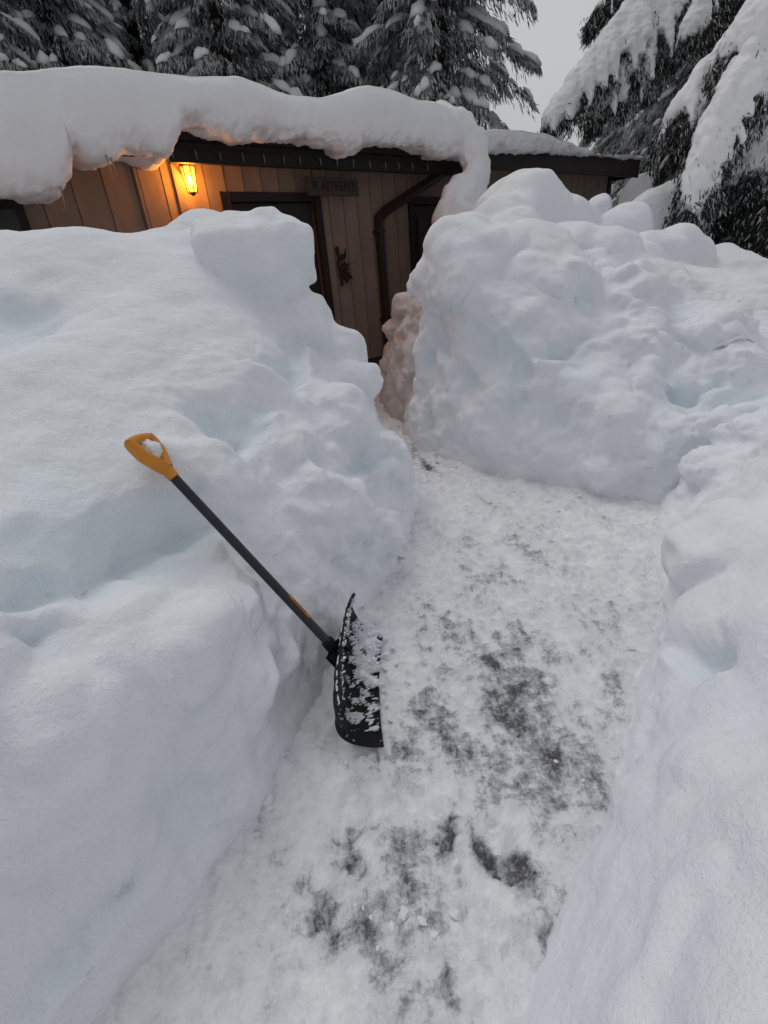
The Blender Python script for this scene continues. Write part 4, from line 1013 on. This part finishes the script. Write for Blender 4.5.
for px, Y, v, sc, rz, lab in [(640, 24, 1, .9, 1.0, 'pale frosted conifer far behind the cabin corner'), (700, 19, 0, .85, 2.0, 'dim conifer behind the big drooping boughs'), (760, 17, 2, .9, 5.0, 'dim conifer at the right edge behind the drooping boughs'), (610, 34, 0, .55, 3.0, 'small distant snowy conifer past the cabin corner')]:
    r = ray(px, 150); tree(r[0] / r[1] * Y, Y, v, sc, rz, lab, 'snowy conifers beyond the cabin corner')

# near drooping conifers, boughs laid out in space
def remesh_obj(V_tubes, voxel, seed, nz=.03):
    bm = bmesh.new(); s = MB(); s.bm.free(); s.bm = bm
    for pts, rad in V_tubes: s.tube(pts, rad, 10)
    me = bpy.data.meshes.new('tmp'); bmesh.ops.recalc_face_normals(bm, faces=bm.faces[:]); bm.to_mesh(me); bm.free()
    o = bpy.data.objects.new('tmp', me); COL.objects.link(o)
    md = o.modifiers.new('r', 'REMESH'); md.mode = 'VOXEL'; md.voxel_size = voxel
    ms = o.modifiers.new('s', 'SMOOTH'); ms.iterations = 3; ms.factor = .5
    bpy.context.view_layer.update()
    e = bpy.data.meshes.new_from_object(o.evaluated_get(bpy.context.evaluated_depsgraph_get())); bpy.data.objects.remove(o)
    bm = bmesh.new(); bm.from_mesh(e); seen = set(); best = []
    for v in bm.verts:
        if v in seen: continue
        st_ = [v]; seen.add(v); comp = []
        while st_:
            q = st_.pop(); comp.append(q)
            for ed in q.link_edges:
                w_ = ed.other_vert(q)
                if w_ not in seen: seen.add(w_); st_.append(w_)
        if len(comp) > len(best): best = comp
    keep = set(best); bmesh.ops.delete(bm, geom=[v for v in bm.verts if v not in keep], context='VERTS'); bm.to_mesh(e); bm.free()
    V = np.empty(len(e.vertices) * 3, np.float32); e.vertices.foreach_get('co', V); V = V.reshape(-1, 3).astype(float)
    n = np.empty(len(e.vertices) * 3, np.float32); e.vertices.foreach_get('normal', n); n = n.reshape(-1, 3)
    V = V + n * (nz * fbm(V, 4.5, 3, seed) + nz * .5 * fbm(V, 13, 3, seed + 4))[:, None]
    e.vertices.foreach_set('co', V.astype(np.float32).ravel()); e.update(); e.shade_smooth(); e.materials.append(SNOW_TREE); attr(e, 'dirt', np.zeros(len(V)))
    return e
def bough(spine, wid, rng, root, seed, snow=1.0, r0=.16, leafl=.17, nl=2200, finger=26, lk=.44, nk=4.2):
    sp = np.array(spine); nS = len(sp); ss = np.linspace(0, nS - 1, 60)
    S = np.stack([np.interp(ss, range(nS), sp[:, i]) for i in range(3)], 1)
    for _ in range(8): S[1:-1] = (S[:-2] + 2 * S[1:-1] + S[2:]) / 4
    T = np.gradient(S, axis=0); T /= np.linalg.norm(T, axis=1, keepdims=True)
    sd = np.cross(T, [0, 0, 1.]); sd /= np.linalg.norm(sd, axis=1, keepdims=True)
    W = np.interp(ss, range(nS), wid)
    tubes = []; fingers = []; finger = int(finger * 1.9); nl = int(nl * nk); leafl = leafl * lk
    if snow > 0:
        rr = .62 * r0 * np.interp(np.linspace(0, 1, 60), [0, .1, .75, 1], [.5, 1, .85, .35]) * (1 + .25 * noise3(S, 3, seed)) * snow; rr = np.maximum(rr, .036)
        up = np.array([0, 0, .05])
        tubes.append(([S[i] + up for i in range(4, 60, 2)], [rr[i] for i in range(4, 60, 2)]))
    for k in range(finger):
        i = int(np.clip(4 + 55 * (k + rng.random()) / finger, 0, 59)); sg = 1 if k % 2 else -1
        L = W[i] * rng.uniform(.55, 1.1); d = sd[i] * sg * rng.uniform(.6, 1.0) + T[i] * rng.uniform(.5, 1.1); d /= np.linalg.norm(d)
        pts = [S[i] + d * L * u + np.array([0, 0, -L * (.15 * u + .75 * u * u)]) for u in np.linspace(0, 1, 7)]
        fingers.append(pts)
        if snow > 0 and rng.random() < .9 * snow:
            r1 = r0 * rng.uniform(.32, .60) * snow; e = rng.integers(4, 8)
            rad = [r1 * c for c in (1, 1.05, .95, .85, .65, .45, .22)][:e]; tubes.append(([p + np.array([0, 0, .02]) for p in pts[:e]], rad))
    if tubes:
        e = remesh_obj(tubes, .028, seed, .028 * min(1.2, r0 / .14)); sn_me.append(e)
    # needles along fingers and below
    n = nl; fi = rng.integers(0, len(fingers), n); u = rng.random(n) ** .8 * 6; i0 = np.minimum(u.astype(int), 5); f = (u - i0)[:, None]
    FA = np.array(fingers); p = FA[fi, i0] * (1 - f) + FA[fi, i0 + 1] * f
    tg = FA[fi, i0 + 1] - FA[fi, i0]; tg /= np.linalg.norm(tg, axis=1, keepdims=True)
    d = tg * .7 + rng.normal(size=(n, 3)) * .45; d[:, 2] -= .75; d /= np.linalg.norm(d, axis=1, keepdims=True)
    p = p + rng.normal(size=(n, 3)) * .04; p[:, 2] -= .03 + rng.random(n) * .10
    LPs.append(p); LDs.append(d); LLs.append(leafl * rng.uniform(.5, 1.4, n)); LWs.append(np.full(n, leafl * .16)); LMs.append((rng.random(n) < .10 + .22 * snow).astype(int))
    wood.append(([S[i] - np.array([0, 0, .02]) for i in range(0, 60, 3)], list(np.linspace(.045, .01, 20))))
def finish_near(root, trunk_pts, trunk_r):
    P = np.concatenate(LPs); V, F4, F3 = leaf_quads(P, np.concatenate(LDs), np.concatenate(LLs), np.concatenate(LWs)); mi = np.concatenate(LMs)
    inv = Matrix.Translation(-Vector(root.location))
    for o in (link('crown', mesh_arrays('crown', V, (F4, F3), [NEEDLE_NEAR, FROST], np.concatenate([mi, mi]), smooth=False), root), ):
        o.matrix_parent_inverse = inv
    for e in sn_me:
        o = link('snow_load', e, root); o.matrix_parent_inverse = inv
    mb = MB(); mb.tube(trunk_pts, trunk_r, 12)
    o = mb.build('trunk', BARK, root); o.matrix_parent_inverse = inv
    mb = MB()
    for p, r in wood: mb.tube(p, r, 6)
    o = mb.build('branch_wood', BARK, root); o.matrix_parent_inverse = inv
def dark_fill(rng, base, Ht, z0, Lm, n_b, root, seed, snow=.0, az=None, nl=1500, leafl=.22):
    for k in range(n_b):
        z = z0 + (Ht - z0) * (k + rng.random()) / n_b; a = az(k) if az else rng.random() * 6.28; L = Lm * rng.uniform(.6, 1.1) * (1 - .6 * (z - z0) / (Ht - z0 + .1))
        da = np.array([math.cos(a), math.sin(a), 0]); b0 = np.array([base[0], base[1], z])
        sp = [b0, b0 + da * L * .35 + [0, 0, .02 * L], b0 + da * L * .7 + [0, 0, -.22 * L], b0 + da * L * .95 + [0, 0, -.62 * L]]
        bough(sp, [.25 * L, .38 * L, .32 * L, .12 * L], rng, root, seed + k, snow if rng.random() < .55 else 0, .10, leafl, nl, 20)
# tree A: holds the broad bough by the sky gap
rng = np.random.default_rng(5)
bA = at_y(702, 120, 12.9); rootA = empty('drooping_conifer', (bA[0], bA[1], .6)); tag(rootA, 'big dark conifer whose broad snow covered bough hangs over the cabin corner', 'conifer')
LPs, LDs, LLs, LWs, LMs, wood, sn_me = [], [], [], [], [], [], []
Y1 = 8.6
bough([at_y(690, -60, 12.2), at_y(640, 0, 11.6), at_y(605, 45, 11.2), at_y(575, 85, 11.0), at_y(550, 116, 10.8)], [.8, .95, .75, .5, .2], rng, rootA, 31, 1.0, .30, .2, 5200, 44)
bough([at_y(690, -30, 12.0), at_y(655, 15, 11.4), at_y(632, 55, 11.2), at_y(608, 88, 11.0), at_y(596, 108, 11.0)], [.6, .7, .65, .45, .2], rng, rootA, 47, 1.0, .25, .2, 4200, 34)
bough([at_y(650, -40, 12.6), at_y(612, -5, 12.4), at_y(594, 12, 12.3)], [.5, .4, .2], rng, rootA, 71, .5, .16, .2, 1800, 16)
bough([at_y(720, -30, 11.4), at_y(698, 5, 11), at_y(692, 32, 10.8)], [.35, .45, .25], rng, rootA, 52, .9, .2, .2, 1500, 14)
bough([at_y(690, 30, 12), at_y(668, 40, 11.4), at_y(655, 58, 11.2)], [.35, .35, .25], rng, rootA, 57, .9, .17, .2, 1200, 14)
dark_fill(rng, bA, 11.5, 2.2, 2.7, 34, rootA, 400, .5, lambda k: rng.uniform(-2.3, 1.2))
finish_near(rootA, [(bA[0], bA[1], -.2), (bA[0] + .05, bA[1], 4), (bA[0], bA[1] + .1, 9), (bA[0], bA[1], 14)], [.30, .24, .17, .06])
# tree B: nearer, at the right edge
rng = np.random.default_rng(8)
bB = at_y(850, 120, 7.6); rootB = empty('drooping_conifer', (bB[0], bB[1], .6)); tag(rootB, 'nearest conifer at the right edge with long heavy snow fingers hanging down', 'conifer')
LPs, LDs, LLs, LWs, LMs, wood, sn_me = [], [], [], [], [], [], []
bough([at_y(835, -40, 7.2), at_y(775, 15, 6.7), at_y(742, 70, 6.4), at_y(718, 120, 6.2), at_y(704, 165, 6.1), at_y(692, 205, 6.05)], [.5, .55, .42, .36, .3, .16], rng, rootB, 131, 1.0, .17, .15, 4600, 44)
bough([at_y(800, -30, 7.6), at_y(745, 25, 7.2), at_y(706, 70, 7.0), at_y(682, 105, 6.9)], [.5, .55, .5, .3], rng, rootB, 147, .9, .16, .16, 3600, 32)
bough([at_y(835, 40, 6.9), at_y(785, 85, 6.5), at_y(762, 125, 6.4), at_y(750, 165, 6.35)], [.5, .45, .38, .2], rng, rootB, 152, 1.0, .19, .15, 3000, 26)
bough([at_y(860, -70, 7.3), at_y(790, -30, 6.9), at_y(755, 5, 6.7), at_y(740, 40, 6.6)], [.5, .5, .4, .2], rng, rootB, 158, 1.0, .18, .16, 2600, 24)
dark_fill(rng, bB, 8.5, 2.4, 2.3, 34, rootB, 500, .35)
finish_near(rootB, [(bB[0], bB[1], -.2), (bB[0], bB[1], 4), (bB[0] + .05, bB[1], 8), (bB[0], bB[1], 13)], [.28, .22, .16, .05])
# undergrowth below the boughs on the right
rng = np.random.default_rng(14)
for k, (px, py, Y, lab) in enumerate([(752, 245, 6.6, 'dark shrub at the right edge under the drooping boughs'), (725, 205, 8.6, 'dark snow dusted shrub behind the hanging snow fingers'), (700, 160, 12, 'dim shrub in the shade below the big conifer')]):
    b_ = at_y(px, py, Y); root = empty('shrub', (b_[0], b_[1], b_[2] - .3)); tag(root, lab, 'shrub', None)
    LPs, LDs, LLs, LWs, LMs, wood, sn_me = [], [], [], [], [], [], []
    base = np.array([b_[0], b_[1], 0])
    dark_fill(rng, (b_[0], b_[1]), b_[2] + 1.5, b_[2] - .1, 1.15, 16, root, 700 + 50 * k, .45, None, 700, .18)
    finish_near(root, [(b_[0], b_[1], b_[2] - 1.2), (b_[0], b_[1], b_[2] + .5), (b_[0], b_[1], b_[2] + 1.6)], [.05, .04, .01])

# ------------------------------------------------------------------ snowed-in car beyond the cabin corner
def car():
    b0 = at_y(652, 196, 12.6); root = empty('parked_car', (b0[0] + .5, b0[1] + .6, b0[2] - 1.35)); root.rotation_euler.z = math.radians(62)
    tag(root, 'dark car buried in snow beyond the cabin corner', 'car')
    side = [(-2.1, .35), (-2.15, .75), (-1.9, .92), (-1.35, .98), (-.75, 1.42), (.75, 1.45), (1.35, 1.02), (2.05, .92), (2.2, .6), (2.15, .35)]
    mb = MB(); mb.prism([(x, -.85, z) for x, z in side], np.array([0, 1.7, 0])); 
    bmesh.ops.bevel(mb.bm, geom=mb.bm.edges[:], offset=.05, segments=3, affect='EDGES'); mb.build('body', CARP, root)
    mb = MB(); mb.prism([(-1.24, -.855, 1.02), (-.72, -.855, 1.36), (-.05, -.855, 1.38), (-.05, -.855, 1.02)], np.array([0, -.006, 0])); mb.build('window', WGLASS, root)
    mb = MB(); mb.prism([(.02, -.855, 1.02), (.02, -.855, 1.38), (.70, -.855, 1.38), (1.22, -.855, 1.05)], np.array([0, -.006, 0])); mb.build('window', WGLASS, root)
    mb = MB(); mb.prism([(-1.37, -.7, 1.0), (-1.37, .7, 1.0), (-.79, .62, 1.425), (-.79, -.62, 1.425)], np.array([-.012, 0, .016])); mb.build('windscreen', WGLASS, root)
    for x in (-1.35, 1.35):
        for y in (-.8, .8):
            mb = MB(); mb.tube([(x, y - .1, .32), (x, y - .08, .32), (x, y + .08, .32), (x, y + .1, .32)], [.28, .32, .32, .28], 20); w = mb.build('wheel', RUBBER, root)
            mb = MB(); sg = 1 if y > 0 else -1; mb.tube([(x, y + .1 * sg, .32), (x, y + .112 * sg, .32)], [.19, .16], 16); mb.build('rim', PIPE, w)
    for y in (-.6, .6):
        mb = MB(); mb.ball((-2.13, y, .72), .1, 2, (.4, 1.3, .7)); mb.build('headlight', BULBW, root)
    xs = np.linspace(-2.15, 1.6, 60); ys = np.linspace(-.84, .84, 36); X, Y = np.meshgrid(xs, ys, indexing='ij')
    zt = np.interp(X, [a for a, _ in side[2:8]], [c for _, c in side[2:8]]) + .42 * (1 - (np.abs(Y) / .86) ** 4) * sstep(-2.2, -1.9, X) * sstep(1.65, 1.2, X)
    P = np.stack([X.ravel(), Y.ravel(), zt.ravel()], 1); P[:, 2] += .06 * fbm(P, 1.6, 3, 5)
    me = mesh_arrays('car_snow', P, grid_faces(60, 36), [SNOW_TREE]); attr(me, 'dirt', np.zeros(len(P)))
    o = link('car_snow', me); o.location = root.location; o.rotation_euler = root.rotation_euler
    tag(o, 'rounded snow cover lying over the buried car', 'snow cover')
car()

# ------------------------------------------------------------------ light
SUN_EL, SUN_AZ = math.radians(58), math.radians(-30)
w = bpy.data.worlds.new('World'); scene.world = w; w.use_nodes = True; nt = w.node_tree
bg = nt.nodes['Background']
sky = nt.nodes.new('ShaderNodeTexSky'); sky.sky_type = 'NISHITA'; sky.sun_disc = False; sky.sun_elevation = SUN_EL; sky.sun_rotation = SUN_AZ; sky.dust_density = 4; sky.air_density = 1.0
hs = nt.nodes.new('ShaderNodeHueSaturation'); hs.inputs['Saturation'].default_value = .12; nt.links.new(sky.outputs[0], hs.inputs['Color'])
tc = nt.nodes.new('ShaderNodeTexCoord'); sx = nt.nodes.new('ShaderNodeSeparateXYZ'); nt.links.new(tc.outputs['Generated'], sx.inputs[0])
gr = ramp(nt, sx.outputs['Z'], [(.0, (4.6, 4.58, 4.66)), (.35, (5.15, 5.18, 5.28)), (1.0, (7.6, 7.72, 7.92))])
mr = N(nt, 'ShaderNodeMapRange', interpolation_type='SMOOTHSTEP'); nt.links.new(sx.outputs['Y'], mr.inputs[0]); mr.inputs[1].default_value = -.75; mr.inputs[2].default_value = .35; mr.inputs[3].default_value = .66; mr.inputs[4].default_value = 1.0  # sky dimmed behind the camera, added in place of unseen forest
mx = mixc(nt, .72, hs.outputs[0], gr)
vm = nt.nodes.new('ShaderNodeVectorMath'); vm.operation = 'SCALE'; nt.links.new(mx, vm.inputs[0]); cn = N(nt, 'ShaderNodeTexNoise', Scale=2.2, Detail=4.0); nt.links.new(tc.outputs['Generated'], cn.inputs['Vector']); cm_ = N(nt, 'ShaderNodeMapRange'); nt.links.new(cn.outputs['Fac'], cm_.inputs[0]); cm_.inputs[1].default_value = .3; cm_.inputs[2].default_value = .7; cm_.inputs[3].default_value = .94; cm_.inputs[4].default_value = 1.06; mu_ = N(nt, 'ShaderNodeMath', operation='MULTIPLY'); nt.links.new(cm_.outputs[0], mu_.inputs[0]); nt.links.new(mr.outputs[0], mu_.inputs[1]); nt.links.new(mu_.outputs[0], vm.inputs['Scale']); nt.links.new(vm.outputs[0], bg.inputs['Color']); bg.inputs['Strength'].default_value = .102
sl = bpy.data.lights.new('sun', 'SUN'); sl.energy = .46; sl.angle = math.radians(28); sl.color = (1, .97, .94)
so_ = bpy.data.objects.new('sun', sl); COL.objects.link(so_)
dirv = Vector((math.sin(SUN_AZ) * math.cos(SUN_EL), math.cos(SUN_AZ) * math.cos(SUN_EL), math.sin(SUN_EL)))
so_.rotation_euler = dirv.to_track_quat('Z', 'Y').to_euler()
scene.view_settings.view_transform = 'Standard'; scene.view_settings.look = 'None'; scene.view_settings.exposure = 0
scene.render.engine = 'CYCLES'; scene.cycles.use_denoising = True; scene.cycles.max_bounces = 8; scene.cycles.diffuse_bounces = 5
